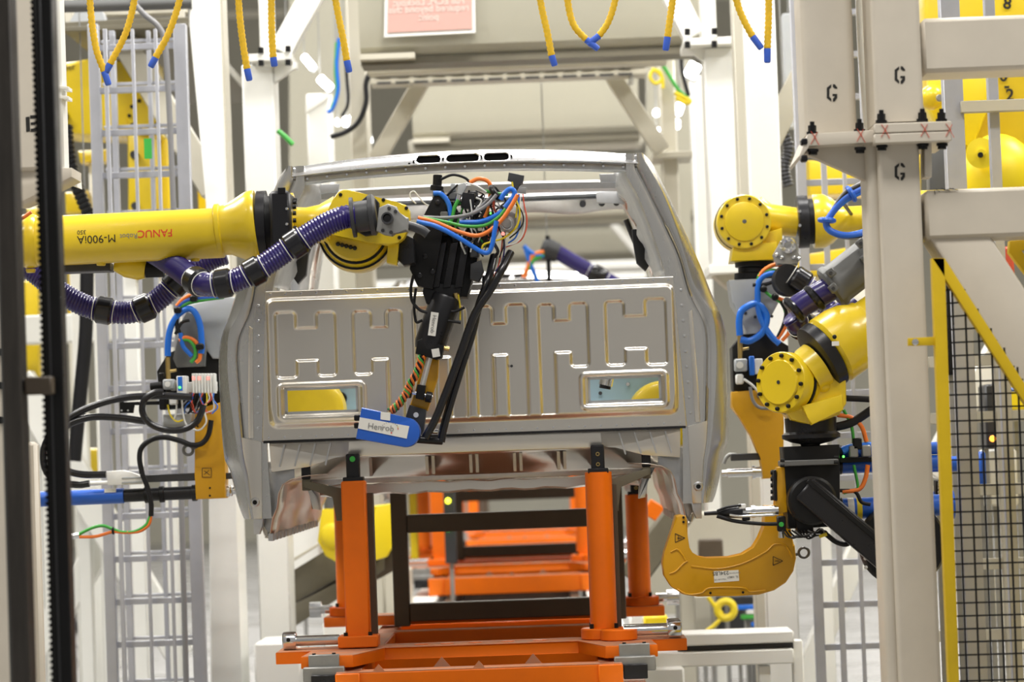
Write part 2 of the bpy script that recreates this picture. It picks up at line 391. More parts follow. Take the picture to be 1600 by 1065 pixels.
# --- body sides
for sgn in (-1, 1):
    rows = []; flange = []
    N = 84
    for i in range(N + 1):
        v = -312 + (238 + 312) * i / N
        I, G, C, O = curveI(v), curveG(v), curveC(v), curveO(v)
        G = min(G, O - 6); C = min(max(C, G + 2), O - 3); I = min(I, G - 4)
        z = 0.002
        prof = [(I, 0.03), (I, z), ((I + G) / 2, z - 0.002), (G - 2.2, z), (G - 1.2, 0.02), (G + 1.0, 0.02), (G + 2.0, z - 0.006),
                ((G * 0.6 + C * 0.4), z - 0.014), (C - 1, z - 0.016), (C + 1.2, z - 0.008),
                (C * 0.6 + O * 0.4, 0.03), (C * 0.25 + O * 0.75, 0.075), (O - 0.6, 0.14), (O, 0.20), (O - 0.5, 0.32), (O - 2, 0.52)]
        rows.append([CP(sgn * a, v, b) for a, b in prof])
    bs = MB(); bs.surf(rows)
    o = bs.build('body_side', CABR, cab, 50)
    # lower end bracket, roof corner cap, drip bracket
    MB().prism([CP(sgn * a, b, -0.004) for a, b in ((334, 238), (350, 230), (350, 262), (341, 262), (336, 248))], (0, 0.06, 0), 0.002).build('pillar_foot', CABI, cab)
    MB().lathe(CP(sgn * 346, 212, -0.016), (0, 1, 0), ((0, 0.014), (0.004, 0.019), (0.02, 0.019)), 16).build('pillar_grommet', CABI, o)
    MB().lathe(CP(sgn * 346, 212, -0.0175), (0, 1, 0), ((0, 0.009), (0.01, 0.008)), 12).build('grommet_hole', BLK, o)
    # flat strip of the lower pillar, raised rib
    MB().prism([CP(sgn * a, b, -0.010) for a, b in ((333, 118), (364, 110), (358, 200), (356, 238), (336, 238))], (0, 0.012, 0), 0.002).build('pillar_strip', CAB, cab)
    MB().prism([CP(sgn * a, b, -0.008) for a, b in ((341, -60), (347, -64), (352, 60), (353, 112), (345, 112), (343, 0))], (0, 0.01, 0), 0.003).build('pillar_rib', CAB, cab)
    # roof side rail and door posts further forward
    rail = [CP(sgn * 268, -300, 0.25), CP(sgn * 270, -304, 0.8), CP(sgn * 272, -300, 1.5), CP(sgn * 305, -250, 1.95), CP(sgn * 352, -80, 2.35)]
    MB().tube(rail, 0.05, 10, 6).build('roof_rail', CABR, cab, 60)
    MB().prism([CP(sgn * a, b, 1.05) for a, b in ((300, -318), (315, -318), (382, -60), (392, 40), (392, 200), (372, 200), (372, 40), (362, -60))], (0, 0.12, 0), 0.004).build('door_post', CABR, cab)
    MB().prism([CP(sgn * a, b, 2.2) for a, b in ((355, -90), (390, -60), (395, 200), (350, 200))], (0, 0.12, 0), 0.004).build('hinge_post', CABR, cab)
    # inner pillar strip seen through the back window
    inner = []
    for i in range(23):
        v = -296 + 172 * i / 22; I = curveI(v)
        inner.append([CP(sgn * (I - 15 + 3 * math.sin(i * 1.3)), v, 0.34), CP(sgn * (I - 11), v, 0.30), CP(sgn * (I - 6), v, 0.16), CP(sgn * (I + 1), v, 0.02)])
    MB().surf(inner).build('inner_pillar', CABI, cab, 50, solid=0.003)
    # black latch casting on the inner pillar
    lt = MB(); k = [(976 - 737 - 2, -222), (244, -232)]
    lt.tube([CP(sgn * u, v, 0.42) for u, v in ((254, -222), (262, -200), (270, -178), (276, -150))], 0.012, 8, 5)
    lt.prism([CP(sgn * u, v, 0.38) for u, v in ((262, -205), (276, -205), (286, -165), (290, -148), (282, -136), (268, -150), (264, -180))], (0, 0.05, 0), 0.004)
    lt.build('latch_bracket', DKG, cab)
    # rocker (sill) running forward, seen from inside below the floor
    sec = ((344, 150), (338, 252), (334, 268), (326, 270), (325, 255), (322, 238), (314, 222), (311, 200), (304, 186), (290, 178), (270, 174), (240, 172))
    rk = []
    for j in range(24):
        y = 0.03 + 2.2 * j / 23; bump = 6 * math.sin(j * 0.9) * (1 if j % 3 else 0.4)
        rk.append([CP(sgn * (a - (bump if 3 < q < 8 else 0)), b, y) for q, (a, b) in enumerate(sec)])
    MB().surf(rk).build('rocker_panel', CAB, cab, 40, solid=0.003)
    MB().prism([CP(sgn * a, b, 0.07) for a, b in ((337, 150), (337, 250), (330, 262), (325, 252), (322, 238), (314, 222), (311, 200), (304, 186), (286, 178), (286, 150))], (0, 0.012, 0), 0.002).build('rocker_end', CABI, cab)
    tk = MB()
    for j in range(15): tk.box(CP(sgn * 325, 268, 0.06 + 0.145 * j), (0.018, 0.07, 0.028))
    tk.build('rocker_flange', CABI, cab)['kind'] = 'stuff'
    arch = [(300, 172), (286, 176), (276, 188), (270, 206), (268, 228)]
    MB().prism([CP(sgn * a, b, 0.30) for a, b in arch] + [CP(sgn * (a - 12), b + 2, 0.30) for a, b in arch[::-1]], (0, 0.09, 0), 0.003).build('mount_arch', CABR, cab)
    # ribbed end plate of the rear cross member
    gp = MB(); gp.prism([CP(sgn * a, b, 0.02) for a, b in ((196, 122), (322, 122), (320, 166), (262, 160), (236, 152), (220, 146), (198, 146))], (0, 0.012, 0), 0.002)
    end = gp.build('cross_member_end', CAB, cab)
    for a in (226, 250, 274, 298):
        MB().beam(CP(sgn * a, 124, 0.018), CP(sgn * (a + 9), 158, 0.018), 0.006, 0.012, up=(0, 1, 0)).build('rib', CABI, end)
# --- roof: header skin (solid, three slots cut through), roof skin, weld flange
def vtop(u): return -315 - 17 * (1 - (u / 277) ** 2)
def vbot(u): return -294 - 13 * (1 - (u / 277) ** 2)
rows = []
for i in range(61):
    u = -279 + 558 * i / 60; a, b = vbot(u), vtop(u); e = 0.012 * (u / 277) ** 2
    sec = [(b + 1, 0.24), (b, 0.20), (b + 1.2, 0.12), (b + 3, 0.055), (b * .72 + a * .28, 0.022), (b * .5 + a * .5, 0.003), (b * .25 + a * .75, -0.012), (a - 1, -0.020), (a, -0.014), (a + 2, 0.02), (a + 2, 0.06), (a * .5 + b * .5, 0.12), (b + 8, 0.20), (b + 6, 0.24)]
    rows.append([CP(u, v, y + e) for v, y in sec])
rm = MB(); rm.surf(rows, close=True)
rm.bm.verts.ensure_lookup_table(); nn = 14
rm.bm.faces.new([rm.bm.verts[k] for k in range(nn)]); rm.bm.faces.new([rm.bm.verts[60 * nn + k] for k in range(nn)][::-1])
header = rm.build('roof_header', CABF, cab, 40)
ct = MB()
for (x0, x1, yy) in ((650, 688, 248), (697, 748, 246), (756, 795, 244)):
    (u0, v0), (u1, v1) = UV(x0, yy), UV(x1, yy); r = 6.2; vm = (v0 + v1) / 2; pts = []
    for q in range(-8, 9): pts.append((u1 - r + r * math.cos(q * math.pi / 16), vm + r * math.sin(q * math.pi / 16)))
    for q in range(8, 25): pts.append((u0 + r + r * math.cos(q * math.pi / 16), vm + r * math.sin(q * math.pi / 16)))
    ct.prism([CP(a, b, -0.08) for a, b in pts], (0, 0.15, 0))
cut = ct.build('cutter', DKG, cab)  # its dark grey passes to the slot pockets, painting the shade inside
bo = header.modifiers.new('cut', 'BOOLEAN'); bo.object = cut; bo.operation = 'DIFFERENCE'; bo.solver = 'EXACT'; bo.material_mode = 'TRANSFER'
dg = bpy.context.evaluated_depsgraph_get(); dg.update()
nm = bpy.data.meshes.new_from_object(header.evaluated_get(dg)); header.modifiers.clear(); header.data = nm
bpy.data.objects.remove(cut)
for (x, y) in ((639, 255), (646, 252), (692, 247), (752, 244), (799, 243)):
    u, v = UV(x, y); MB().lathe(CP(u, v, -0.004), (0, -1, 0), ((0, 0.0045), (0.014, 0.0045)), 8).build('roof_hole', BLK, header)
fl = MB(); fl.surf([[CP(-262 + 524 * i / 40, vbot(-262 + 524 * i / 40) + t, y) for i in range(41)] for t, y in ((0, 0.018), (10, 0.014), (13, 0.03))])
fl.build('weld_flange', CABI, cab, solid=0.003)
for sgn in (-1, 1):
    MB().box(CP(sgn * 272, -300, 0.03), (0.035, 0.05, 0.05), None, 0.006).build('roof_joint', CABI, cab)
# --- roof bow and windscreen header seen through the window
bw = MB(); bw.surf([[CP(-300 + 600 * i / 30, -297 + t - 5 * (1 - ((i - 15) / 15) ** 2), y) for i in range(31)] for t, y in ((0, 0.72), (4, 0.70), (14, 0.705), (17, 0.76))])
bw.build('roof_bow', CABI, cab, 50, solid=0.003)
wh = MB(); N = 48
wh.surf([[CP(-316 + 632 * i / N, -310 + t * 0.6 + (3 * math.sin(i * 0.55) if t > 44 else 0), y) for i in range(N + 1)] for t, y in ((0, 1.5), (8, 1.49), (18, 1.52), (24, 1.50), (50, 1.56), (54, 1.62))])
wh.build('windscreen_header', CABI, cab, 40, solid=0.003)
for u in (-235, -150, 60, 190, 224, 250):
    MB().lathe(CP(u, -288, 1.535), (0, -1, 0), ((0, 0.014), (0.03, 0.014)), 14).build('header_hole', DKG, cab)
for sgn in (-1, 1):
    MB().prism([CP(sgn * a, b, 1.44) for a, b in ((214, -306), (300, -310), (318, -262), (300, -268), (270, -284), (214, -286))], (0, 0.02, 0), 0.004).build('header_gusset', CABI, cab)
    MB().prism([CP(sgn * a, b, 0.55) for a, b in ((214, -303), (270, -303), (286, -267), (262, -273), (250, -289), (216, -289))], (0, 0.02, 0), 0.004).build('bow_gusset', CABI, cab)
    MB().tube([CP(sgn * 304, -290, 1.55), CP(sgn * 330, -190, 1.85), CP(sgn * 352, -90, 2.2)], 0.045, 10, 6).build('windscreen_pillar', CABI, cab)
# --- floor structure
MB().prism([CP(a, b, 0.02) for a, b in ((-322, 120), (322, 120), (322, 126), (230, 146), (-230, 146), (-322, 126))], (0, 0.10, 0), 0.004).build('cross_member', CAB, cab)
MB().beam(CP(-330, 119, 0.0), CP(330, 119, 0.0), 0.02, 0.008, up=(0, 0, 1)).build('seam_strip', BLKM, cab)
fp = MB(); fp.surf([[CP(u, v, y) for u in (-300, 300)] for v, y in ((140, 0.14), (149, 0.235), (178, 0.254), (181, 0.29), (180, 2.1), (150, 2.2))])
pan = fp.build('floor_pan', CAB, cab, 20, solid=0.003)
for u in (-170, -80, -70, -10, 0, 60, 70, 130, 140, 185):
    MB().beam(CP(u, 149, 0.228), CP(u, 178, 0.248), 0.012, 0.012, up=(0, 1, 0)).build('pan_rib', CABI, pan)
MB().prism([CP(a, b, 0.42) for a, b in ((-290, 172), (290, 172), (280, 190), (-280, 190))], (0, 0.06, 0), 0.004).build('floor_beam', CABI, cab)
fb = MB(); fb.surf([[CP(-265 + 530 * i / 30, v + 1.5 * math.sin(i * 1.7), y) for i in range(31)] for v, y in ((192, 0.62), (194, 0.60), (207, 0.60), (210, 0.66))])
fb.build('front_cross_rail', CAB, cab, 40, solid=0.004)
# ================================================================== orange carrier skids
def make_skid(label):
    sk = thing('carrier_skid', label, 'skid', CP(0, 520, 1.0), 'orange cab carrier skids along the line')
    k = KC
    for Y0, tabs in ((0.0, True), (2.22, False)):
        out = [(-317, 0.10), (-317, -0.12), (-262, -0.12), (-268, -0.40), (-190, -0.40), (-150, -0.06), (150, -0.06), (190, -0.40), (268, -0.40), (262, -0.12), (317, -0.12), (317, 0.10), (150, 0.16), (-150, 0.16)]
        if not tabs: out = [(-317, 0.10), (-317, -0.10), (317, -0.10), (317, 0.10)]
        top = [CP(u, 444, Y0 + y) for u, y in out]
        pl = MB().prism(top, (0, 0, -18 * k), 0.003).build('cross_plate', ORG, sk)
        MB().prism([CP(u * 0.997, 443.6, Y0 + y * 0.985) for u, y in out], (0, 0, -0.002)).build('dusty_top', ORGD, pl)
        for u in (-95, -55, -10, 40, 90):
            MB().lathe(CP(u, 443.2, Y0 + 0.04), (0, 0, 1), ((0, 0.028), (0.0012, 0.028)), 16).build('plate_hole', ORG, pl)
    # lower frame: two long beams and cross beams
    for s in (-1, 1):
        b = MB(); c = CP(s * 196, 490, 1.05); b.box(c, (0.09, 3.1, 44 * k), None, 0.004); b.build('long_beam', ORG, sk)
        MB().box(CP(s * 196, 467.6, 1.05), (0.085, 3.08, 0.003)).build('dusty_strip', ORGD, sk)
    for Y in (-0.42, 0.45, 0.95, 1.9, 2.45):
        o = MB().box(CP(0, 490, Y), (1.0, 0.12, 44 * k), None, 0.004).build('cross_beam', ORG, sk)
        MB().box(CP(0, 467.6, Y), (0.99, 0.115, 0.003)).build('dusty_strip', ORGD, o)
    for Y, u in ((-0.47, 0), (-0.47, -150), (-0.2, -60), (-0.2, 80), (0.4, -40), (0.4, 90)):
        p = CP(u, 485, Y); MB().prism([p + Vector((-0.06, 0, 0)), p + Vector((0.06, 0, 0)), p + Vector((0, 0, 0.07))], (0, 0.012, 0)).build('gusset', ORGD, sk)
    # front pair of posts (left square, right round) and rear pair (round)
    for u, Y, vt, kind in ((-191, 0.0, 184, 'sq'), (191, 0.0, 184, 'rd'), (-273, 2.2, 236, 'rd'), (273, 2.2, 236, 'rd')):
        bot = CP(u, 436, Y); up = CP(u, vt, Y); r = 21 * k
        m = MB()
        if kind == 'sq': m.box((bot + up) / 2, (38 * k, 38 * k, (up - bot).length), None, 0.006)
        else: m.cyl(bot, up, r, r, 28)
        post = m.build('post', ORG, sk)
        if kind == 'sq': MB().box(CP(u, 433, Y), (62 * k, 60 * k, 18 * k), None, 0.004).build('post_base', ORG, post)
        else:
            for off in ((0, 0), (22 * k if Y == 0 else 0, -0.10 if Y == 0 else 0)):
                MB().cyl(CP(u, 443, Y) + Vector((off[0], off[1], 0)), CP(u, 426, Y) + Vector((off[0], off[1], 0)), 36 * k * (1 if off == (0, 0) else 0.8), None, 28, 0.004).build('post_base', ORG, post)
        for q in range(4):
            a = math.pi / 4 + q * math.pi / 2; c = CP(u, 426, Y) + Vector((math.cos(a) * 27 * k, math.sin(a) * 27 * k, 0))
            MB().cyl(c, c + Vector((0, 0, 0.018)), 0.008, None, 8).build('base_bolt', BLK, post)
        # black locating head with brass screws, olive outrigger
        hd = MB(); hd.box(CP(u, vt - 20, Y), (21 * k, 21 * k, 44 * k), None, 0.004); hd.box(CP(u, vt - 2, Y), (32 * k, 32 * k, 8 * k), None, 0.003)
        head = hd.build('locating_head', BLKM, sk)
        if kind == 'sq': MB().lathe(CP(u, vt - 34, Y) + Vector((0, -11.5 * k, 0)), (0, -1, 0), ((0, 0.011), (0.002, 0.011)), 16).build('green_dot', GREEND, head)
        else:
            for dv in (12, 28): MB().torus(CP(u, vt - dv, Y) + Vector((0, -10.8 * k, 0)), (0, 1, 0), 0.006, 0.0025, 14, 6).build('brass_screw', BRASS, head)
        if Y == 0:
            s = 1 if u > 0 else -1; q = 18 if s > 0 else -18
            MB().prism([CP(u + q * s * s + s * a, b, 0.03) for a, b in ((0, vt + 12), (56, vt - 2), (62, vt - 2), (62, vt + 8), (16, vt + 24), (12, vt + 62), (0, vt + 62))], (0, 0.05, 0), 0.003).build('outrigger', OLV, sk)
            MB().box(CP(u + s * 76, vt - 18, 0.055), (14 * k, 14 * k, 26 * k), None, 0.003).build('support_pad', BLKM, sk)
            MB().box(CP(u + s * 76, vt + 4, 0.055), (13 * k, 13 * k, 18 * k), None, 0.003).build('pad_foot', OLV, sk)
            MB().beam(CP(u + 23 * (1 if s < 0 else 1), 436, 0.06), CP(u + 23, vt + 20, 0.06), 0.025, 0.07, up=(0, 1, 0), bev=0.002).build('back_post', BRN, sk)
            # polished locking shafts sticking out sideways
            for off in ((0, 0.0), (10, -0.09)) if s > 0 else ((0, 0.0),):
                sh = MB(); sh.cyl(CP(u + s * 30, 430, off[1]), CP(u + s * 102, 430, off[1]), 8 * k, None, 18); shaft = sh.build('locking_shaft', STEEL, sk)
                kn = MB().lathe(CP(u + s * 98, 430, off[1]), (s, 0, 0), ((0, 14 * k), (3 * k, 15 * k), (19 * k, 15 * k), (21 * k, 13 * k)), 24).build('shaft_knob', STEEL, shaft)
                MB().lathe(CP(u + s * 109, 427, off[1]) + Vector((0, -15.4 * k, 0)), (0, 1, 0), ((0, 0.008), (0.01, 0.008)), 10).build('knob_hole', BLK, shaft)
            # sensor block below the plate tab
            sb = MB(); sb.box(CP(u + s * 42, 470, -0.42), (62 * k, 0.05, 22 * k), None, 0.004); sb.box(CP(u + s * 42, 456, -0.405), (46 * k, 0.03, 30 * k), None, 0.003)
            blk = sb.build('sensor_bracket', GREYM, sk)
            MB().box(CP(u + s * 42, 481, -0.44), (36 * k, 0.06, 22 * k), None, 0.003).build('sensor', BLKM, blk)
            for a in (-15, 15):
                MB().cyl(CP(u + s * 42 + a, 443, -0.405), CP(u + s * 42 + a, 439, -0.405), 0.007, None, 8).build('screw', BLK, blk)
        else:
            s = 1 if u > 0 else -1
            shaft = MB().cyl(CP(u + s * 30, 430, Y), CP(u + s * 55, 430, Y), 8 * k, None, 16).build('locking_shaft', STEEL, sk)
            MB().lathe(CP(u + s * 50, 430, Y), (s, 0, 0), ((0, 15 * k), (22 * k, 15 * k)), 20).build('shaft_knob', STEEL, shaft)
    # brown tubular frame standing between the posts
    fx0, fx1, Y = -168, 230, 2.02
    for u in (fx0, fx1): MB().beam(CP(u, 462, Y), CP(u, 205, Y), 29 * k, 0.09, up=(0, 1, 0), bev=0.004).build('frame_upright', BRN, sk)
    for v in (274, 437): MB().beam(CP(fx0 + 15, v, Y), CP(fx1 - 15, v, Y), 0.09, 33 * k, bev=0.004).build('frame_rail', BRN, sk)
    return sk
def copy_tree(o, parent=None):
    c = o.copy(); COL.objects.link(c); c.parent = parent
    for ch in list(o.children): copy_tree(ch, c)
    return c
skid = make_skid('nearest orange carrier skid, under the cab with the blue tool')
for dy, lab in ((7.6, 'second orange carrier skid, further back along the line'), (15.2, 'farthest orange carrier skid, blurred behind the other two')):
    c = copy_tree(skid); c.location.y += dy; c['label'] = lab
c2 = copy_tree(cab); c2.location.y += 7.6; c2['label'] = 'next aluminium cab shell, seen blurred through the near cab window'
for o in (cab, c2): o['group'] = 'truck cabs on the line'
# ================================================================== left robot holding the rivet tool
def hose(name, parent, pts, d, rpx, collars, ridge=True, m=PUR):
    h = pxt(name, m, parent, pts, d, rpx, 16, 8, (5.2 * S(d), 0.9 * S(d)) if ridge else None)
    P = catmull([W(p[0], p[1], d + (p[2] if len(p) > 2 else 0)) for p in pts], 10)
    for (cx, cy) in collars:
        best = min(range(1, len(P) - 1), key=lambda i: (P[i] - W(cx, cy, P[i].y)).length)
        t = (P[best + 1] - P[best - 1]).normalized(); r = rpx * S(d); L = 13 * S(d)
        cl = MB().lathe(P[best] - t * L, t, ((0, r * 1.06), (L * .25, r * 1.24), (L * 1.75, r * 1.24), (2 * L, r * 1.06)), 20).build('hose_collar', RUBG, h)
        for e in (-1.25, 1.25):
            MB().torus(P[best] + t * L * e, t, r * 1.06, r * 0.045, 20, 6).build('collar_ring', WPL, cl)
    return h
D = 10.38
r1 = thing('welding_robot', 'large yellow robot arm with printed name reaching in from the left', 'robot', W(-420, 1180, D), 'yellow industrial robots')
a0, a1 = W(-330, 396, D), W(348, 363.5, D); k = S(D)
MB().lathe(a0, a1 - a0, [(0, 39 * k), ((a1 - a0).length, 39.5 * k)], 40).build('forearm', YEL, r1)
ax = (a1 - a0).normalized()
b0 = W(338, 361, D); bl = MB().lathe(b0, W(404, 353, D) - b0, [(0, 39 * k), (2 * k, 42.5 * k), (8 * k, 42.5 * k), (10 * k, 39 * k), (20 * k, 40 * k), (36 * k, 48 * k), (50 * k, 55 * k), (56 * k, 56.5 * k), (64 * k, 57 * k), (66 * k, 56 * k)], 44).build('forearm_bell', YEL, r1)
c0 = W(36, 377, D); MB().lathe(c0, ax, [(0, 40 * k), (3 * k, 42.5 * k), (14 * k, 43 * k), (22 * k, 41 * k), (24 * k, 39.5 * k)], 40).build('forearm_ring', YEL, r1)
for (x, y) in ((158, 409), (305, 402), (48, 420)): MB().cyl(W(x, y, D), W(x, y + 6, D), 8 * k, 7 * k, 12, 0.002).build('boss', YEL, r1)
# printed name, upside down on the tube
def on_arm(xc, yoff):
    base = a0 + ax * ((W(xc, 370, D) - a0).dot(ax)); R = 39.6 * k
    def fn(x, y):
        a = (y + yoff * k) / R
        return base - ax * x + Vector((0, -math.cos(a), -math.sin(a))) * R * 1.004
    return fn
text('lettering', 'FANUC', REDI, r1, 16.5 * k, on_arm(248, -1.5), bold=0.0003)
text('lettering', 'Robot', INKG, r1, 11 * k, on_arm(207, 1))
text('lettering', 'M-900iA', INK, r1, 17.5 * k, on_arm(157, 3))
text('lettering', '350', INK, r1, 9.5 * k, on_arm(134, -8.5), bold=0.0001)
# elbow, upper arm, base (left of the frame)
MB().sphere(W(-340, 398, D), 0.24, 24).build('elbow', YEL, r1)
MB().beam(W(-345, 400, D), W(-410, 760, D), 0.26, 0.24, bev=0.03, up=(0, 1, 0)).build('upper_arm', YEL, r1)
MB().lathe((W(-420, 800, D).x, D, 0), (0, 0, 1), [(0, 0.42), (0.08, 0.42), (0.1, 0.34), (0.7, 0.30), (1.1, 0.26), (1.4, 0.22)], 28).build('base', YEL, r1)
# wrist drive: ring, motor housing, neck
MB().lathe(W(404, 353, D), ax, [(0, 55 * k), (14 * k, 55 * k)], 40).build('seal_ring', BLKM, r1)
MB().lathe(W(416, 352, D), ax, [(0, 46 * k), (10 * k, 46 * k)], 30).build('drive_gap', BLK, r1)
hs = px_box(MB(), 421, 297, 455, 394, D - 0.15, 0.3, 0.012).build('motor_housing', BLKM, r1)
bx('housing_slot', BLK, hs, 434, 293, 446, 302, D - 0.152, 0.02, 0)
for y in (326, 350): MB().lathe(W(448, y, D - 0.151), (0, -1, 0), ((0, 0.006), (0.003, 0.005)), 10).build('screw', STEEL, hs)
MB().lathe(W(455, 348, D), ax, [(0, 47 * k), (5 * k, 47 * k), (6 * k, 44 * k)], 32).build('wrist_flange', YEL, r1)
for i in range(9):
    a = -1.3 + i * 0.33; c = W(461, 348, D) + Vector((0, -math.cos(a), math.sin(a))) * 36 * k
    MB().cyl(c, c + ax * 0.012, 0.008, None, 8).build('flange_bolt', BLK, r1)
MB().lathe(W(458, 348, D), W(515, 350, D) - W(458, 348, D), [(0, 25 * k), (20 * k, 25 * k), (40 * k, 30 * k), (62 * k, 44 * k)], 30).build('wrist_neck', YEL, r1)
# wrist drum facing the camera
cD = W(556, 362, D - 0.02)
dr = MB().lathe(cD, (0, 1, 0), [(-0.02, 52 * k), (0.0, 57 * k), (0.05, 61 * k), (0.12, 62 * k), (0.14, 58 * k)], 44).build('wrist_drum', YEL, r1)
MB().torus(cD + Vector((0, -0.006, 0)), (0, 1, 0), 58 * k, 0.004, 40, 6).build('drum_seal', BLK, dr)
MB().lathe(cD + Vector((0, -0.06, 0)), (0, 1, 0), [(0, 44 * k), (0.01, 47 * k), (0.05, 48 * k)], 40).build('drum_cover', YEL, dr)
MB().torus(cD + Vector((0, -0.032, 0)), (0, 1, 0), 49 * k, 0.006, 40, 6).build('drum_groove', BLK, dr)
for i in range(5): MB().sphere(W(528 + 6.6 * i, 381 + 1.6 * i, D - 0.088), 3.6 * k, 10).build('stamped_mark', INK, dr)
pol('wrist_plate', YEL, r1, [(500, 352), (519, 312), (528, 300), (536, 296), (545, 296), (575, 304), (622, 316), (634, 320), (640, 328), (641, 342), (637, 360), (631, 372), (622, 379), (607, 383), (575, 378), (530, 366), (505, 366)], D - 0.15, 0.07, 0.006)
for (x, y) in ((532, 304), (599, 312), (635, 325), (624, 371)): MB().lathe(W(x, y, D - 0.151), (0, -1, 0), ((0, 0.007), (0.003, 0.006)), 10).build('screw', BLK, r1)
pol('wrist_bracket', YEL, r1, [(606, 378), (623, 376), (620, 414), (604, 410)], D - 0.10, 0.10, 0.004)
pol('tool_flange', BLKM, r1, [(622, 372), (634, 366), (646, 372), (648, 410), (630, 414), (620, 404)], D - 0.06, 0.12, 0.006)
# dress pack: hose elbow, clamp
eh = MB().lathe(W(548, 340, D - 0.24), W(596, 334, D - 0.24) - W(548, 340, D - 0.24), [(0, 22 * k), (1 * k, 31 * k), (6 * k, 31 * k), (7 * k, 24 * k), (28 * k, 24 * k), (29 * k, 31 * k), (36 * k, 32 * k), (40 * k, 27 * k)], 28).build('hose_coupling', DKG, r1)
pol('coupling_ring', RUB, r1, [(556, 320), (575, 304), (582, 304), (592, 316), (594, 350), (584, 366), (570, 368), (556, 360)], D - 0.20, 0.05, 0.006)
cl = px_poly(MB(), [(592, 324), (606, 318), (620, 323), (622, 334), (638, 340), (637, 361), (622, 360), (612, 368), (600, 366), (588, 360), (590, 344)], D - 0.30, 0.06, 0.006).build('hose_clamp', GREYM, r1)
MB().lathe(W(606, 342, D - 0.30), (0, -1, 0), [(-0.02, 9 * k), (0.05, 9 * k), (0.05, 6.5 * k), (0.0, 6.5 * k)], 18).build('stub_tube', DKG, cl)
MB().lathe(W(606, 342, D - 0.345), (0, -1, 0), [(0, 6.4 * k), (0.002, 6.4 * k)], 14).build('tube_bore', BLK, cl)
for (x, y) in ((608, 325), (611, 363), (598, 360), (618, 330)): MB().lathe(W(x, y, D - 0.301), (0, -1, 0), ((0, 0.007), (0.004, 0.006)), 8).build('bolt', DKG, cl)
pxt('clamp_handle', DKG, r1, [(628, 350), (645, 354), (660, 360), (668, 366)], D - 0.24, 7.5, 10)
hose('dress_hose', r1, [(556, 338, 0), (536, 340, 0), (505, 353, 0), (461, 381, 0), (430, 403, 0), (398, 424, 0), (370, 437, 0), (347, 443, 0), (322, 444, 0.02), (302, 436, 0.08), (272, 414, 0.25), (236, 392, 0.34), (200, 380, 0.36)], 10.12, 18.5, ((461, 381), (398, 424), (350, 442), (308, 439)))
hose('dress_hose', r1, [(30, 408), (58, 428), (92, 455), (130, 476), (163, 485), (200, 488), (232, 478), (262, 455), (290, 428), (330, 404), (352, 396)], 10.62, 17.5, ((162, 485), (224, 481), (277, 441)))
bx('cable_tray', DKG, r1, 92, 410, 172, 424, D + 0.05, 0.12, 0.004)
MB().lathe(W(180, 412, D + 0.12), W(232, 420, D + 0.12) - W(180, 412, D + 0.12), [(0, 12 * k), (18 * k, 19 * k), (40 * k, 20 * k), (50 * k, 16 * k)], 20).build('arm_motor', YEL, r1)
MB().cyl(W(228, 420, D + 0.12), W(256, 419, D + 0.12), 14 * k, None, 20).build('motor_cap', BLK, r1)
pxt('orange_lead', ORC, r1, [(26, 345), (36, 340), (46, 333), (49, 331)], D - 0.16, 3)
# ================================================================== rivet tool carried by the left robot
D = 10.5; k = S(D)
gun = thing('rivet_gun', 'black self-piercing rivet tool with tangled cables hanging before the cab', 'tool', W(650, 692, D))
pol('adapter_plate', BLK, gun, [(644, 372), (654, 352), (672, 322), (680, 300), (693, 296), (697, 330), (690, 372), (676, 452), (652, 446), (640, 420)], D - 0.06, 0.09, 0.005)
pol('body_block', BLK, gun, [(668, 372), (740, 362), (752, 380), (742, 420), (730, 464), (668, 462), (662, 440)], D, 0.16, 0.006)
for (x0, x1) in ((676, 690), (696, 708), (714, 726)):
    pol('body_rib', BLKM, gun, [(x0 + 8, 380), (x1 + 8, 378), (x1 - 4, 448), (x0 - 4, 450)], D - 0.03, 0.04, 0.003)
pol('upper_block', DKG, gun, [(690, 318), (708, 314), (716, 330), (712, 372), (688, 376)], D + 0.01, 0.10, 0.005)
pol('shoulder_block', BLKM, gun, [(664, 440), (722, 446), (716, 476), (704, 482), (666, 474), (660, 456)], D - 0.02, 0.12, 0.005)
p0, p1 = W(699, 462, D), W(668, 548, D); A = p1 - p0
cy = MB().lathe(p0, A, [(0, 22 * k), (4 * k, 24.5 * k), (80 * k, 24.5 * k), (88 * k, 22 * k), (92 * k, 20 * k)], 12).build('press_cylinder', BLKM, gun)
def lab_plane(parent, name, m, c, w_, h_, d, ang, th=0.002):
    R = Matrix.Rotation(math.radians(-ang), 3, 'Y'); p = W(c[0], c[1], d)
    return MB().box(p, (w_ * S(d), th, h_ * S(d)), R).build(name, m, parent)
lb = lab_plane(cy, 'data_label', PAPER, (677, 506), 12, 37, D - 0.062, -10, 0.004)
text('label_print', 'Henrob', INKG, lb, 9 * k, mtx=face_mtx(W(677, 506, D - 0.0655), -100))
pol('lower_block', BLK, gun, [(652, 532), (660, 528), (694, 540), (690, 558), (682, 562), (649, 552)], D - 0.05, 0.10, 0.004)
lab_plane(gun, 'barcode_label', PAPER, (681, 551), 12, 13, D - 0.0525, 8)
pol('tool_frame', YELO, gun, [(662, 552), (686, 556), (684, 590), (674, 622), (668, 642), (640, 634), (650, 606)], D + 0.0, 0.06, 0.004)
MB().cyl(W(672, 556, D - 0.03), W(660, 602, D - 0.03), 4.6 * k, None, 14).build('guide_rod', GLASSR, gun)
pol('rod_clamp', BLK, gun, [(652, 600), (665, 602), (662, 625), (649, 622)], D - 0.05, 0.06, 0.003)
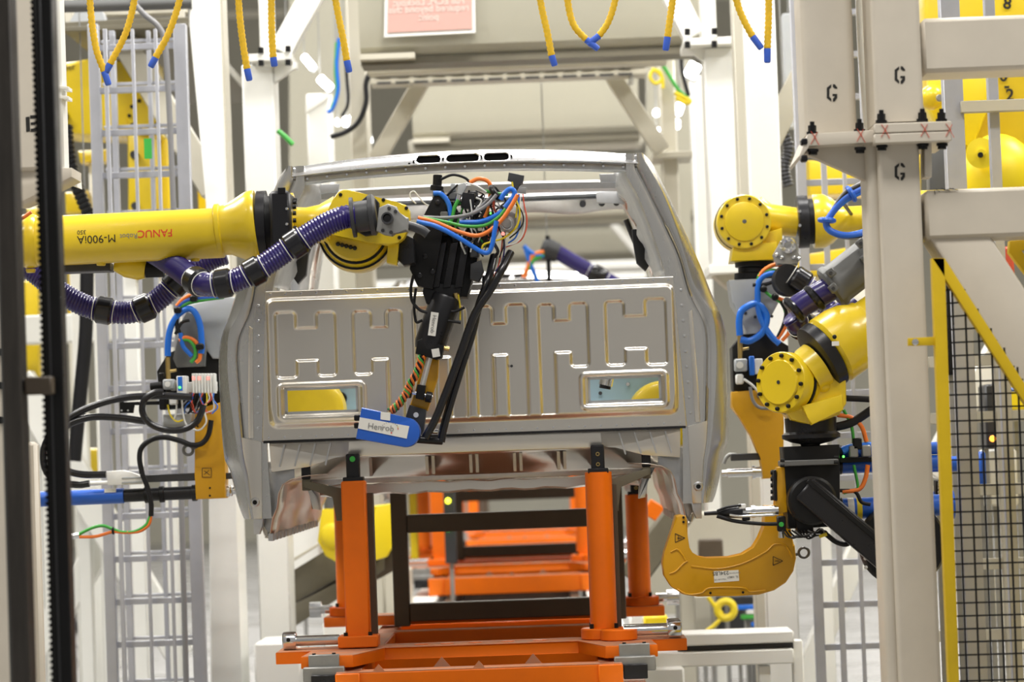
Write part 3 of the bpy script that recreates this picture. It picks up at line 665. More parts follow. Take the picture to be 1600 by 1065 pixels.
MB().cyl(W(632, 610, D - 0.02), W(676, 620, D - 0.02), 3.6 * k, None, 12).build('pivot_pin', STEEL, gun)
for (x, y) in ((639, 613), (670, 620)): MB().cyl(W(x - 5, y - 1, D - 0.02), W(x + 5, y + 1, D - 0.02), 8.5 * k, None, 16, 0.003).build('pin_nut', BLKM, gun)
pol('nose_link', DKG, gun, [(640, 632), (666, 640), (662, 672), (652, 692), (640, 680), (634, 650)], D - 0.02, 0.06, 0.004)
MB().lathe(W(650, 648, D - 0.021), (0, -1, 0), ((0, 4.2 * k), (0.003, 4 * k)), 14).build('link_disc', WPL, gun)
# blue rivet feeder cover with the maker's label
arc = [(640, 653)] + [(633 + 23 * math.cos(t), 675 + 23.5 * math.sin(t)) for t in [math.radians(q) for q in range(-62, 93, 11)]]
bc = px_poly(MB(), [(565, 636)] + arc + [(556, 685)], D - 0.14, 0.10, 0.004).build('feeder_cover', BLUB, gun)
lab = px_poly(MB(), [(562, 651.5), (639.5, 665.5), (635.5, 685), (559.5, 669)], D - 0.1425, 0.004).build('maker_label', PAPER, bc)
text('lettering', 'Henrob', INKG, lab, 13 * k, mtx=face_mtx(W(595, 667.5, D - 0.1445), -9.0))
for i in range(13):
    a = math.radians(200 - i * 17); x, y = 609 + 13 * math.cos(a), 669 - 9.5 * math.sin(a)
    MB().lathe(W(x, y, D - 0.1426), (0, -1, 0), ((0, (0.4 + 0.04 * i) * k), (0.0015, (0.4 + 0.04 * i) * k)), 8).build('logo_dot', REDI if i == 12 else (YLC if i == 11 else INKG), lab)
MB().lathe(W(611.5, 676, D - 0.1426), (0, -1, 0), ((0, 1.1 * k), (0.0015, 1.1 * k)), 10).build('logo_dot', REDI, lab)
px_poly(MB(), [(595, 643), (610, 644.5), (609.5, 657), (594.5, 655)], D - 0.1425, 0.004).build('blank_sticker', PAPER, bc)
for y in (652, 664): px_box(MB(), 553, y - 4, 562, y + 5, D - 0.12, 0.05, 0.003).build('latch', BLK, bc)
# spiral-wrapped feed line
sp = [(660, 556), (652, 580), (640, 602), (634, 616), (622, 632), (610, 643)]
base = pxt('feed_line', RUB, gun, sp, D - 0.05, 5)
P = catmull([W(x, y, D - 0.05) for x, y in sp], 14)
for off, m in ((0, ORC), (1.0, GRC), (3.4, ORC)):
    Q = []
    for i in range(len(P)):
        t = (P[min(i + 1, len(P) - 1)] - P[max(0, i - 1)]).normalized(); _, s_, u_ = frame(t); a = off + i * 0.55
        Q.append(P[i] + (s_ * math.cos(a) + u_ * math.sin(a)) * 5 * k)
    MB().tube(Q, 2.0 * k, 6, 1).build('feed_stripe', m, base, 60)
pxt('tool_hose', RUBG, gun, [(798, 394, 0.05), (782, 425), (765, 455), (742, 490), (722, 545), (700, 605), (680, 655), (664, 684)], D - 0.10, 6.4, 12)
pxt('tool_hose', RUBG, gun, [(772, 400, 0.08), (762, 440), (748, 478), (738, 520), (722, 570), (706, 622), (694, 665), (689, 690)], D - 0.06, 6.4, 12)
MB().cyl(W(650, 686, D - 0.06), W(692, 689, D - 0.06), 6 * k, None, 14, 0.003).build('hose_union', BLKM, gun)
MB().cyl(W(666, 672, D - 0.05), W(684, 674, D - 0.05), 4 * k, None, 10).build('union_nut', STEEL, gun)
pxt('braided_lead', RUB, gun, [(646, 430), (642, 450), (644, 470), (656, 484), (668, 488)], D - 0.07, 2.4)
pxt('braided_lead', RUB, gun, [(650, 450), (647, 476), (650, 502), (660, 500)], D - 0.05, 2.2)
pxt('braided_lead', RUB, gun, [(698, 486), (712, 486), (726, 480)], D - 0.04, 2.2)
pxt('braided_lead', RUB, gun, [(694, 500), (708, 502), (720, 504)], D - 0.04, 2.2)
pxt('thin_yellow_tube', YLC, gun, [(716, 460), (719, 480), (719, 500)], D - 0.03, 1.4, 6)
MB().cyl(W(712, 458, D - 0.02), W(714, 470, D - 0.02), 5 * k, None, 10).build('brass_fitting', BRASS, gun)
MB().cyl(W(690, 542, D - 0.03), W(702, 545, D - 0.03), 3.6 * k, None, 8).build('brass_fitting', BRASS, gun)
pol('hose_clip', BLK, gun, [(754, 430), (770, 440), (764, 462), (752, 458)], D - 0.02, 0.04, 0.003)
pol('hose_joint', DKG, gun, [(735, 412), (752, 406), (756, 424), (748, 440), (734, 436)], D - 0.06, 0.06, 0.005)
# cables and devices on top of the tool
for m, rr_, dd, pts in (
    (BLU, 3.8, -0.16, ((651, 346), (680, 353), (711, 368), (734, 382), (752, 393), (763, 394), (769, 382), (773, 360), (776, 345))),
    (BLU, 4.0, -0.10, ((718, 347), (752, 346), (779, 334), (795, 316), (804, 302), (798, 295), (788, 302), (782, 312))),
    (BLU, 4.0, -0.06, ((677, 302), (689, 303), (700, 316), (704, 334), (703, 346))),
    (ORC, 3.3, -0.15, ((653, 340), (680, 347), (714, 361), (743, 368), (764, 361), (784, 343), (798, 323), (809, 304))),
    (GRC, 2.6, -0.13, ((662, 340), (698, 347), (725, 353), (757, 352), (779, 339), (790, 326))),
    (GRYC, 2.8, -0.11, ((660, 339), (700, 340), (736, 334), (761, 320), (776, 304))),
    (GRYC, 2.4, -0.08, ((718, 344), (742, 330), (760, 314), (772, 302))),
    (RUB, 2.2, -0.02, ((689, 280), (707, 273), (725, 277), (735, 285))),
    (ORC, 3.3, -0.05, ((734, 285), (748, 279), (762, 283), (767, 295), (762, 325), (757, 340))),
    (GRC, 3.0, -0.07, ((716, 312), (710, 325), (706, 342), (700, 352))),
    (WHC, 1.5, -0.07, ((728, 286), (744, 290), (760, 300))),
    (GRC, 2.6, -0.06, ((758, 298), (775, 302), (794, 304))),
    (RUB, 3.0, -0.05, ((775, 304), (762, 322), (752, 340), (740, 366), (746, 384))),
    (RUB, 3.0, -0.03, ((768, 308), (748, 332), (736, 356), (734, 380))),
    (RUB, 2.6, -0.04, ((782, 350), (770, 372), (778, 392), (772, 402))),
    (YLC, 1.6, -0.07, ((752, 392), (756, 382), (770, 377), (790, 370), (808, 352), (812, 330), (806, 312))),
    (YLC, 1.4, -0.06, ((800, 284), (803, 300), (808, 320), (806, 340))),
    (REDC, 1.1, -0.05, ((817, 303), (819, 320), (823, 340), (822, 358), (814, 375), (800, 382), (790, 386))),
    (WHC, 1.0, -0.06, ((814, 303), (813, 322), (819, 340), (818, 360), (808, 378), (790, 384))),
    (BLU, 1.3, -0.05, ((811, 303), (810, 330), (812, 350), (806, 370), (794, 380))),
    (REDC, 1.1, -0.04, ((786, 364), (784, 385), (780, 410), (772, 430), (762, 433))),
    (WHC, 1.2, -0.05, ((788, 364), (790, 390), (785, 420), (776, 434))),
    (WHC, 1.2, -0.03, ((650, 318), (642, 310), (641, 302), (647, 299), (655, 308), (664, 318), (672, 322))),
    (PUR, 1.3, -0.05, ((787, 366), (788, 388), (784, 410), (774, 424))),
    (RUB, 1.2, -0.07, ((806, 318), (815, 330), (818, 345), (810, 360), (796, 372)))):
    pxt('cable', m, gun, [(x, y) for x, y in pts], D + dd, rr_, 8, 6)
kb = MB(); kb.cyl(W(683, 292, D), W(684, 273, D), 7.2 * k, None, 16, 0.002); kb.cyl(W(682, 298, D), W(683, 290, D), 10.5 * k, None, 18, 0.002)
kb.build('regulator_knob', BLK, gun)
MB().cyl(W(681, 316, D), W(682, 298, D), 6 * k, None, 14).build('regulator_body', GREYM, gun)
pol('valve_block', BLKM, gun, [(722, 300), (742, 302), (740, 326), (720, 324)], D - 0.05, 0.07, 0.004)
pol('grey_connector', GREYL, gun, [(716, 288), (726, 285), (730, 290), (722, 304), (714, 302)], D - 0.05, 0.05, 0.003)
MB().cyl(W(717, 304, D - 0.05), W(715, 314, D - 0.05), 4.6 * k, None, 12).build('silver_plug', STEEL, gun)
MB().torus(W(774, 301, D - 0.07), (0.8, -0.2, 0.5), 10 * k, 5 * k, 20, 8).build('cable_strap', BLK, gun)
MB().torus(W(788, 327, D - 0.10), (0.7, 0, 0.7), 6 * k, 2.4 * k, 18, 8).build('cable_tie', BLK, gun)
gv = MB().lathe(W(792, 350, D - 0.06), (0, -1, 0), ((-0.03, 12 * k), (0.03, 12 * k), (0.032, 8 * k), (0.05, 7 * k)), 18).build('pressure_gauge', GREYM, gun)
MB().torus(W(792, 350, D - 0.092), (0, 1, 0), 8 * k, 1.2 * k, 18, 6).build('gauge_rim', STEEL, gv)
pol('valve_body', GREYM, gun, [(786, 336), (800, 330), (808, 336), (806, 352), (798, 364), (784, 358)], D - 0.04, 0.05, 0.004)
pol('junction_box', DKG, gun, [(795, 269), (819, 274), (817, 286), (812, 286), (806, 302), (799, 300), (801, 283), (793, 281)], D - 0.04, 0.05, 0.003)
pol('grey_plug', GREYM, gun, [(811, 291), (823, 293), (822, 302), (809, 300)], D - 0.05, 0.04, 0.002)
MB().lathe(W(766.5, 333, D - 0.07), (0, -1, 0), ((0, 1.6 * k), (0.004, 1.2 * k)), 8).build('green_lamp', LEDG, gun)
MB().lathe(W(786, 365, D - 0.09), (0, -1, 0), ((0, 3 * k), (0.004, 2 * k)), 8).build('red_lamp', LEDR, gun)
rnd = random.Random(3)
for i in range(14):
    x, y = rnd.uniform(696, 760), rnd.uniform(290, 372)
    bx('small_device', rnd.choice((BLK, DKG, GREYP, BLKM)), gun, x, y, x + rnd.uniform(8, 18), y + rnd.uniform(6, 16), D + rnd.uniform(-0.02, 0.08), 0.05, 0.003)
for i in range(9):
    x, y = rnd.uniform(700, 765), rnd.uniform(286, 352)
    pxt('cable', rnd.choice((RUB, RUB, GRYC, RUB, GRC)), gun, [(x, y), (x + rnd.uniform(-20, 24), y + rnd.uniform(5, 25)), (x + rnd.uniform(-20, 40), y + rnd.uniform(20, 60))], D - 0.03, 1.8, 6)

for (x, y) in ((660, 362), (672, 340), (684, 316), (664, 400), (676, 424), (656, 430)):
    MB().lathe(W(x, y, D - .061), (0, -1, 0), ((0, 4 * k), (0.006, 4 * k), (0.008, 2.4 * k)), 8).build('plate_bolt', BLKM, gun)
for x0, y0, x1, y1, dd, m in ((700, 300, 714, 312, -.03, GREYP), (742, 306, 756, 330, -.01, DKG), (756, 330, 772, 352, 0, GREYP), (728, 340, 744, 356, -.04, DKG), (688, 330, 700, 352, -.07, GREYP), (746, 360, 764, 386, -.01, DKG), (704, 286, 712, 300, -.02, GREYL), (768, 340, 780, 352, -.04, GREYM), (734, 384, 748, 402, -.05, DKG)):
    bx('small_device', m, gun, x0, y0, x1, y1, D + dd, 0.05, 0.004)
rnd = random.Random(21)
for i in range(26):
    x, y = rnd.uniform(726, 782), rnd.uniform(292, 345)
    pxt('thin_wire', rnd.choice((RUB, RUB, RUB, GRYC, DKG, REDC, WHC, RUB)), gun, [(x, y), (x + rnd.uniform(-10, 16), y + rnd.uniform(6, 22)), (x + rnd.uniform(-16, 18), y + rnd.uniform(24, 46)), (x + rnd.uniform(-14, 14), y + rnd.uniform(46, 72))], D - 0.02 - rnd.uniform(0, .05), rnd.uniform(0.9, 1.8), 6, 5)
# ================================================================== right-hand robots
def bolt_ring(parent, c, axis, R, n, r, h, m=BLK, ph=0.0):
    a, s_, t_ = frame(axis)
    for i in range(n):
        q = ph + 2 * math.pi * i / n; p = c + (s_ * math.cos(q) + t_ * math.sin(q)) * R
        MB().lathe(p, axis, ((0, r), (h, r), (h * 1.2, r * 0.6)), 8).build('cover_bolt', m, parent)
D = 12.4; k = S(D)
r3 = thing('welding_robot', 'yellow robot with round bolted wrist cover beside the cab window', 'robot', Vector((W(1900, 600, D).x, D + .6, 0)), 'yellow industrial robots')
c = W(1163, 346, D)
dr = MB().lathe(c, (0, 1, 0), [(0, 41 * k), (0.004, 42.5 * k), (0.07, 43 * k), (0.10, 43 * k), (0.101, 41.5 * k), (0.11, 41.5 * k), (0.111, 43.5 * k), (0.25, 43.5 * k)], 44).build('wrist_drum', YEL, r3)
MB().lathe(c, (0, -1, 0), [(0, 31 * k), (0.008, 30.5 * k), (0.010, 29 * k)], 40).build('wrist_cover', YEL, dr)
MB().lathe(c + Vector((0, -0.011, 0)), (0, -1, 0), [(0, 3.4 * k), (0.002, 3 * k)], 12).build('cover_plug', GREYP, dr)
bolt_ring(dr, c, (0, -1, 0), 36.5 * k, 12, 2.6 * k, 0.008, BLK, 0.26)
MB().torus(c + Vector((0, 0.106, 0)), (0, 1, 0), 42.5 * k, 0.005, 40, 6).build('drum_seal', BLK, dr)
MB().lathe(W(1185, 340, D + .16), W(1250, 348, D + .16) - W(1185, 340, D + .16), [(0, 34 * k), (18 * k, 24 * k), (62 * k, 23.5 * k)], 28).build('wrist_neck', YEL, r3)
ax = (W(1400, 338, D + .16) - W(1250, 346, D + .16)).normalized()
MB().lathe(W(1245, 347, D + .16), ax, [(0, 40 * k), (2 * k, 42 * k), (17 * k, 42 * k), (18 * k, 38 * k)], 36).build('drive_ring', BLKM, r3)
MB().lathe(W(1262, 346, D + .16), ax, [(0, 36 * k), (8 * k, 36 * k)], 30).build('drive_gap', BLK, r3)
MB().lathe(W(1270, 346, D + .16), ax, [(0, 42 * k), (2 * k, 43 * k), (16 * k, 43 * k), (30 * k, 36 * k), (44 * k, 24 * k), (56 * k, 21 * k), (600 * k, 22 * k)], 36).build('forearm', YEL, r3)
for y in (330, 352): MB().lathe(W(1250, y, D + .16 - .118), (-0.2, -1, 0), ((0, 0.008), (0.004, 0.007)), 8).build('screw', STEEL, r3)
MB().lathe(Vector((W(1900, 600, D).x, D + .5, 0)), (0, 0, 1), [(0, 0.5), (0.1, 0.5), (0.12, 0.36), (1.2, 0.3), (2.0, 0.26), (2.9, 0.3)], 28).build('base', YEL, r3)
pol('wrist_foot', YEL, r3, [(1146, 382), (1214, 378), (1216, 405), (1142, 408)], D + 0.02, 0.22, 0.006)
pol('foot_lug', YEL, r3, [(1186, 366), (1222, 356), (1224, 392), (1200, 404)], D + 0.06, 0.14, 0.006)
# tool hung under that wrist
g3 = thing('rivet_gun', 'grey and black rivet gun with yellow jaw under the upper right wrist', 'tool', W(1195, 750, D), 'rivet guns at the cab')
for (x0, y0, x1, y1) in ((1148, 408, 1210, 418), (1153, 418, 1206, 427), (1147, 427, 1208, 437)):
    MB().cyl(W((x0 + x1) / 2, y1, D + .13), W((x0 + x1) / 2, y0, D + .13), (x1 - x0) / 2 * k, None, 28, 0.003).build('tool_changer', BLK, g3)
pol('tool_bracket', GREYL, g3, [(1139, 437), (1216, 434), (1218, 470), (1204, 496), (1194, 520), (1164, 522), (1160, 498), (1144, 474)], D + 0.02, 0.2, 0.008)
for (x, y) in ((1180, 495), (1206, 494), (1165, 489)): MB().lathe(W(x, y, D + .018), (0, -1, 0), ((0, 2.6 * k), (0.004, 2.4 * k)), 8).build('bolt', DKG, g3)
pol('tool_body', BLK, g3, [(1144, 542), (1160, 522), (1200, 520), (1232, 540), (1236, 612), (1146, 612)], D + 0.04, 0.2, 0.006)
pol('gun_jaw', YELO, g3, [(1143, 612), (1222, 606), (1225, 660), (1224, 732), (1221, 746), (1192, 748), (1190, 714), (1174, 682), (1156, 652), (1143, 636)], D + 0.0, 0.1, 0.006)
for (x, y) in ((1188, 617),): MB().torus(W(x, y, D - .002), (0, 1, 0), 4 * k, 1.5 * k, 14, 6).build('jaw_eye', GREYM, g3)
nz = MB(); a = W(1192, 737, D + .05); nz.lathe(a, W(1130, 739, D + .05) - a, [(0, 9 * k), (12 * k, 9 * k), (12.5 * k, 11 * k), (17 * k, 11 * k), (17.5 * k, 6.5 * k), (56 * k, 6.5 * k), (57 * k, 5 * k), (64 * k, 5 * k)], 20)
nz.build('riveting_nose', STEEL, g3)
bx('feed_rail', DKG, g3, 1142, 708, 1190, 719, D + 0.03, 0.03, 0.003)
pxt('rail_bend', GREYM, g3, [(1150, 710), (1140, 710), (1134, 716), (1131, 724)], D + 0.05, 3)
# air service unit on that tool
reg = thing('air_regulator', 'small air regulator and valve stack left of the front wrist', 'regulator', W(1160, 600, D), 'air service units')
bx('regulator_body', GREYL, reg, 1148, 560, 1168, 580, D - 0.02, 0.06, 0.006)
MB().lathe(W(1156, 570, D - .02), (0, -1, 0), ((0, 5.5 * k), (0.006, 5.5 * k)), 14).build('gauge', WPL, reg)
bx('blue_display', BLU, reg, 1171, 556, 1179, 586, D - 0.03, 0.05, 0.003)
bx('valve_stack', WPL, reg, 1179, 560, 1192, 584, D - 0.02, 0.06, 0.003)
MB().cyl(W(1157, 560, D), W(1156, 520, D), 4 * k, None, 10).build('brass_riser', BRASS, reg)
MB().cyl(W(1156, 546, D), W(1170, 544, D), 2.6 * k, None, 10).build('brass_tee', BRASS, reg)
bx('filter_bowl', WPL, reg, 1150, 584, 1162, 600, D - 0.02, 0.05, 0.006)
MB().tube([W(1162, 592, D - .03), W(1176, 602, D - .03), W(1190, 618, D - .03), W(1206, 636, D - .03)], 2 * k, 8, 6).build('clear_hose', WHC, reg)
pxt('spring_lead', GRYC, reg, [(1172, 604), (1176, 624), (1186, 636), (1204, 638)], D - 0.04, 2.6, 8)
# blue air hose loops and cable bundle at the upper right wrist
def cable(name, lab, cat, m, pts, d, r, group=None):
    o = pxt(name, m, None, pts, d, r, 10, 8); return tag(o, lab, cat, group)
for m, r, pts in ((BLU, 5.4, ((1156, 524), (1155, 500), (1160, 484), (1180, 474), (1194, 484), (1198, 500), (1190, 520), (1172, 532), (1157, 530))),
                  (BLU, 5.0, ((1222, 426), (1200, 428), (1186, 440), (1184, 470), (1188, 495), (1196, 512), (1206, 526), (1218, 537))),
                  (ORC, 3.4, ((1222, 414), (1208, 414), (1194, 422), (1186, 432))),
                  (GRC, 2.8, ((1222, 424), (1204, 422), (1188, 428), (1184, 440))),
                  (RUB, 3.0, ((1214, 438), (1196, 444), (1176, 445))),
                  (GRC, 2.6, ((1192, 452), (1206, 464), (1222, 474), (1228, 490))),
                  (ORC, 3.4, ((1216, 466), (1232, 474), (1236, 492), (1226, 512), (1214, 530))),
                  (RUB, 3.2, ((1214, 530), (1224, 508), (1228, 488), (1220, 470))),
                  (ORC, 3.0, ((1238, 500), (1232, 520), (1222, 532)))):
    pxt('dress_cable', m, g3, list(pts), D - 0.05, r, 10, 8)
for (x, y) in ((1193, 451), (1211, 464)): MB().sphere(W(x, y, D - .06), 6 * k, 12).build('cable_clamp', BLK, g3)
cp = MB().lathe(W(1228, 440, D - .1), (0.25, -0.9, 0.1), [(0, 24 * k), (0.03, 26 * k), (0.05, 24 * k)], 24).build('hose_clamp', RUB, g3)
pol('clamp_casting', GREYM, g3, [(1208, 398), (1220, 376), (1232, 372), (1242, 378), (1243, 392), (1252, 398), (1246, 414), (1232, 410), (1214, 414)], D - 0.14, 0.06, 0.006)
MB().torus(W(1231, 383, D - .16), (0, 1, 0.2), 9 * k, 4 * k, 20, 8).build('clamp_mouth', STEEL, g3)
for i, (x, y) in enumerate(((1214, 398), (1222, 402), (1240, 402), (1248, 404))): MB().sphere(W(x, y, D - .15), 3.6 * k, 8).build('clamp_bolt', STEEL, g3)
# purple dress hose behind the grey guide tube
hz = hose('dress_hose', r3, [(1240, 430, -.1), (1258, 442, -.1), (1272, 458, -.1), (1290, 478, -.1), (1310, 500, -.1)], D - 0.05, 15, ((1250, 437),))
# ------------------------------------------------------------------ front robot
D = 10.45; k = S(D)
r4 = thing('welding_robot', 'nearest right yellow robot with bolted disc joint, partly behind the beige column', 'robot', Vector((W(1760, 600, D).x, D + 1.0, 0)), 'yellow industrial robots')
axd = Vector((-0.66, -0.75, 0.06)).normalized(); c = W(1219, 597, D)
dr = MB().lathe(c, -axd, [(0, 46.5 * k), (0.005, 48 * k), (0.055, 48 * k), (0.056, 46.5 * k), (0.075, 46.5 * k), (0.076, 48.5 * k), (0.13, 48.5 * k), (0.131, 47 * k), (0.145, 47 * k), (0.146, 48.5 * k), (0.25, 46 * k)], 48).build('wrist_drum', YEL, r4)
for t in (0.065, 0.138): MB().torus(c - axd * t, axd, 47 * k, 0.007, 44, 6).build('drum_seal', BLK, dr)
MB().lathe(c, axd, [(0, 36 * k), (0.008, 35 * k), (0.010, 34 * k)], 40).build('wrist_cover', YEL, dr)
MB().lathe(c + axd * 0.011, axd, [(0, 3 * k), (0.002, 3 * k)], 10).build('cover_plug', DKG, dr)
bolt_ring(dr, c, axd, 41.5 * k, 12, 3.2 * k, 0.010, BLK, 0.1)
pol('wrist_casting', YEL, r4, [(1240, 632), (1262, 606), (1290, 580), (1300, 560), (1322, 574), (1323, 630), (1312, 648), (1266, 664), (1236, 656), (1228, 644)], D + 0.0, 0.22, 0.012)
pol('casting_step', YEL, r4, [(1252, 634), (1316, 616), (1318, 640), (1268, 664), (1262, 652)], D - 0.04, 0.06, 0.005)
sp = MB().sphere(W(1286, 602, D + .02), 14 * k, 14).build('casting_lug', YEL, r4)
b0 = W(1276, 562, D + .05); b1 = W(1470, 430, D + .16); ax = (b1 - b0).normalized()
MB().lathe(b0, ax, [(0, 46 * k), (3 * k, 55 * k), (20 * k, 56 * k), (22 * k, 50 * k)], 40).build('drive_ring', BLKM, r4)
fa = MB().lathe(b0 + ax * 22 * k, ax, [(0, 52 * k), (6 * k, 57 * k), (34 * k, 57 * k), (54 * k, 53 * k), (70 * k, 44 * k), (76 * k, 44 * k), (78 * k, 40 * k), (150 * k, 40 * k)], 44).build('forearm', YEL, r4)
bx('serial_sticker', PAPER, fa, 1300, 533, 1311, 540, D - 0.095, 0.01, 0)
MB().sphere(W(1304, 526, D - .085), 3.6 * k, 10).build('arm_hole', BLK, fa)
MB().cyl(W(1412, 478, D + .13), W(1408, 322, D + .2), 30 * k, None, 28, 0.01).build('elbow', YEL, r4)
MB().cyl(W(1396, 330, D + .2), W(1770, 318, D + .2), 32 * k, None, 28).build('upper_arm', YEL, r4)
MB().lathe(W(1259, 586, D + .05), ax, [(0, 40 * k), (24 * k, 42 * k)], 30).build('wrist_neck', YEL, r4)
MB().lathe(Vector((W(1790, 600, D).x, D + .2, 0)), (0, 0, 1), [(0, 0.5), (0.1, 0.5), (0.12, 0.38), (1.1, 0.32), (1.8, 0.28), (2.9, 0.26)], 28).build('base', YEL, r4)
# tool under the front wrist
g4 = thing('rivet_gun', 'black rivet gun with large yellow C-shaped jaw below the cab corner', 'tool', W(1140, 932, 10.8), 'rivet guns at the cab')
cw = lambda y: W(1268, y, D + .1)
MB().lathe(cw(694), Vector((0, 0, 1)), [(0, 14 * k), (4 * k, 32 * k), (10 * k, 46 * k), (16 * k, 46 * k), (20 * k, 40 * k), (42 * k, 41 * k)], 32).build('tool_changer', BLKM, g4)
MB().lathe(cw(738), Vector((0, 0, 1)), [(0, 16 * k), (10 * k, 12 * k), (30 * k, 12 * k), (46 * k, 16 * k)], 20).build('tool_neck', BLK, g4)
MB().lathe(W(1270, 782, D - .05), (0, 1, 0), [(0, 34 * k), (0.01, 38 * k), (0.1, 38 * k)], 36).build('balance_drum', BLK, g4)
MB().beam(W(1256, 762, D - .04), W(1420, 902, D - .04), 0.07, 42 * k, up=(0, 0, 1), bev=0.006).build('tool_arm', BLKM, g4)
MB().beam(W(1262, 750, D - .078), W(1410, 876, D - .078), 0.006, 8 * k, up=(0, 0, 1), bev=0.002).build('arm_ridge', BLK, g4)
pol('gun_block', BLK, g4, [(1224, 698), (1312, 694), (1313, 822), (1232, 826), (1228, 760)], D + 0.05, 0.2, 0.006)
bx('gun_plate', GREYP, g4, 1221, 718, 1310, 727, D + 0.02, 0.16, 0.003)
for (x, y) in ((1222, 719), (1222, 727), (1306, 714), (1306, 722)): MB().cyl(W(x - 3, y, D), W(x + 4, y, D), 2.6 * k, None, 8).build('plate_bolt', BLK, g4)
jb = pol('jaw_block', YELO, g4, [(1214, 730), (1232, 728), (1233, 800), (1213, 803), (1196, 803), (1194, 793), (1213, 790)], D + 0.06, 0.10, 0.004)
for y in (738, 748, 758, 768, 778): MB().cyl(W(1204, y, D + .1), W(1214, y, D + .1), 3.4 * k, None, 8).build('jaw_bolt', BLK, jb)
bx('bolt_plate', BLK, g4, 1209, 734, 1214, 782, D + 0.05, 0.1, 0.002)
# the C jaw itself
D2 = 10.72; k2 = S(D2)
cj = [(1056, 806), (1064, 804), (1072, 806), (1074, 812), (1074, 856), (1080, 866), (1092, 873), (1104, 875), (1140, 874), (1162, 869), (1180, 858), (1190, 842), (1194, 824), (1196, 790), (1234, 790), (1234, 838), (1242, 852), (1244, 872), (1240, 892), (1228, 910), (1210, 922), (1186, 929), (1150, 931), (1090, 932), (1066, 928), (1048, 916), (1038, 900), (1035, 880), (1038, 864), (1050, 828)]
jaw = px_poly(MB(), cj, D2, 0.16, 0.008).build('c_jaw', YELO, g4)
lab = px_poly(MB(), [(1115, 892), (1154, 890), (1155, 907), (1116, 910)], D2 - 0.0015, 0.003).build('weight_label', PAPER, jaw)
text('label_print', '234LBS', INK, lab, 8.5 * k2, mtx=face_mtx(W(1126, 895, D2 - .0022), 182))
text('label_print', 'Henrob UK', INKG, lab, 4.0 * k2, mtx=face_mtx(W(1125, 905, D2 - .0022), 182))
text('label_print', 'SL 10827', INK, lab, 4.6 * k2, mtx=face_mtx(W(1145, 901, D2 - .0022), 182))
text('label_print', 'www.henrob.com', INKG, lab, 3.2 * k2, mtx=face_mtx(W(1145, 895, D2 - .0022), 182))
for cx, cy, sgn in ((1061, 840, 1), (1214, 876, 1)):
    tri = [(cx - 6, cy - 7), (cx + 9, cy), (cx - 6, cy + 7)]
    m = MB()
    for a, b in zip(tri, tri[1:] + tri[:1]): m.beam(W(*a, D2 - .001), W(*b, D2 - .001), 0.002, 0.9 * k2, up=(0, 1, 0))
    m.beam(W(cx - 3, cy, D2 - .001), W(cx + 4, cy, D2 - .001), 0.002, 1.6 * k2, up=(0, 1, 0))
    if cx < 1100: m.beam(W(cx - 1, cy - 3, D2 - .001), W(cx - 1, cy + 3, D2 - .001), 0.002, 1.4 * k2, up=(0, 1, 0))
    m.build('warning_mark', INK, jaw)
for pts in (((1048, 862), (1058, 858), (1066, 866), (1072, 876)), ((1046, 896), (1056, 892), (1068, 880), (1074, 876)), ((1058, 920), (1074, 928), (1096, 926), (1110, 918), (1160, 918), (1172, 924), (1196, 922)), ((1080, 884), (1120, 888), (1160, 880), (1196, 862), (1210, 850), (1228, 852), (1238, 870))):
    pxt('pressed_edge', YELO, jaw, pts, D2 - 0.0005, 1.8, 6, 6)
for (x, y) in ((1110, 926), (1161, 925), (1068, 808), (1068, 815)): MB().lathe(W(x, y, D2 - .001), (0, -1, 0), ((0, 2 * k2), (0.003, 2 * k2)), 8).build('hole', BLK, jaw)
ey = MB(); ey.torus(W(1256, 863, D2 + .05), (0, 1, 0.25), 8 * k2, 2.2 * k2, 20, 8); ey.cyl(W(1242, 866, D2 + .05), W(1249, 865, D2 + .05), 2.4 * k2, None, 8)
ey.build('lifting_eye', GREYP, jaw)
ns = MB(); a = W(1216, 797, D + .06); ns.lathe(a, W(1100, 802, D + .06) - a, [(0, 8 * k), (36 * k, 8 * k), (36.5 * k, 10 * k), (42 * k, 10 * k), (42.5 * k, 7 * k), (60 * k, 6 * k)], 20)
ns.build('riveting_nose', STEEL, g4)
nt = MB(); nt.lathe(W(1160, 799, D + .05), W(1100, 802, D + .05) - W(1160, 799, D + .05), [(0, 10 * k), (20 * k, 9 * k), (38 * k, 5 * k), (40 * k, 3.4 * k), (60 * k, 3.2 * k)], 16); nt.build('nose_tip', BLKM, g4)
for (x, y) in ((1160, 791), (1166, 809)): px_box(MB(), x - 6, y - 4, x + 6, y + 4, D + .03, 0.04, 0.003).build('nose_fitting', WPL if y < 800 else BLKM, g4)
pxt('nose_lead', RUB, g4, [(1120, 806), (1150, 814), (1190, 818), (1222, 818)], D + 0.03, 3, 8)
pxt('nose_lead', RUB, g4, [(1120, 798), (1136, 792), (1158, 789)], D + 0.03, 2, 8)
pxt('nose_rod', STEEL, g4, [(1140, 804), (1160, 806), (1210, 804)], D + 0.02, 2, 8)
sn = bx('sensor', BLK, g4, 1215, 806, 1228, 830, D + 0.0, 0.05, 0.004)
MB().lathe(W(1221, 819, D - .001), (0, -1, 0), ((0, 4 * k), (0.003, 3.6 * k)), 14).build('green_dot', GREEND, sn)
MB().cyl(W(1221, 830, D + .03), W(1221, 840, D + .03), 5 * k, None, 12).build('sensor_base', STEEL, sn)
pol('junction', BLK, g4, [(1244, 808), (1268, 804), (1272, 832), (1246, 834)], D + 0.02, 0.08, 0.004)
rnd = random.Random(5)
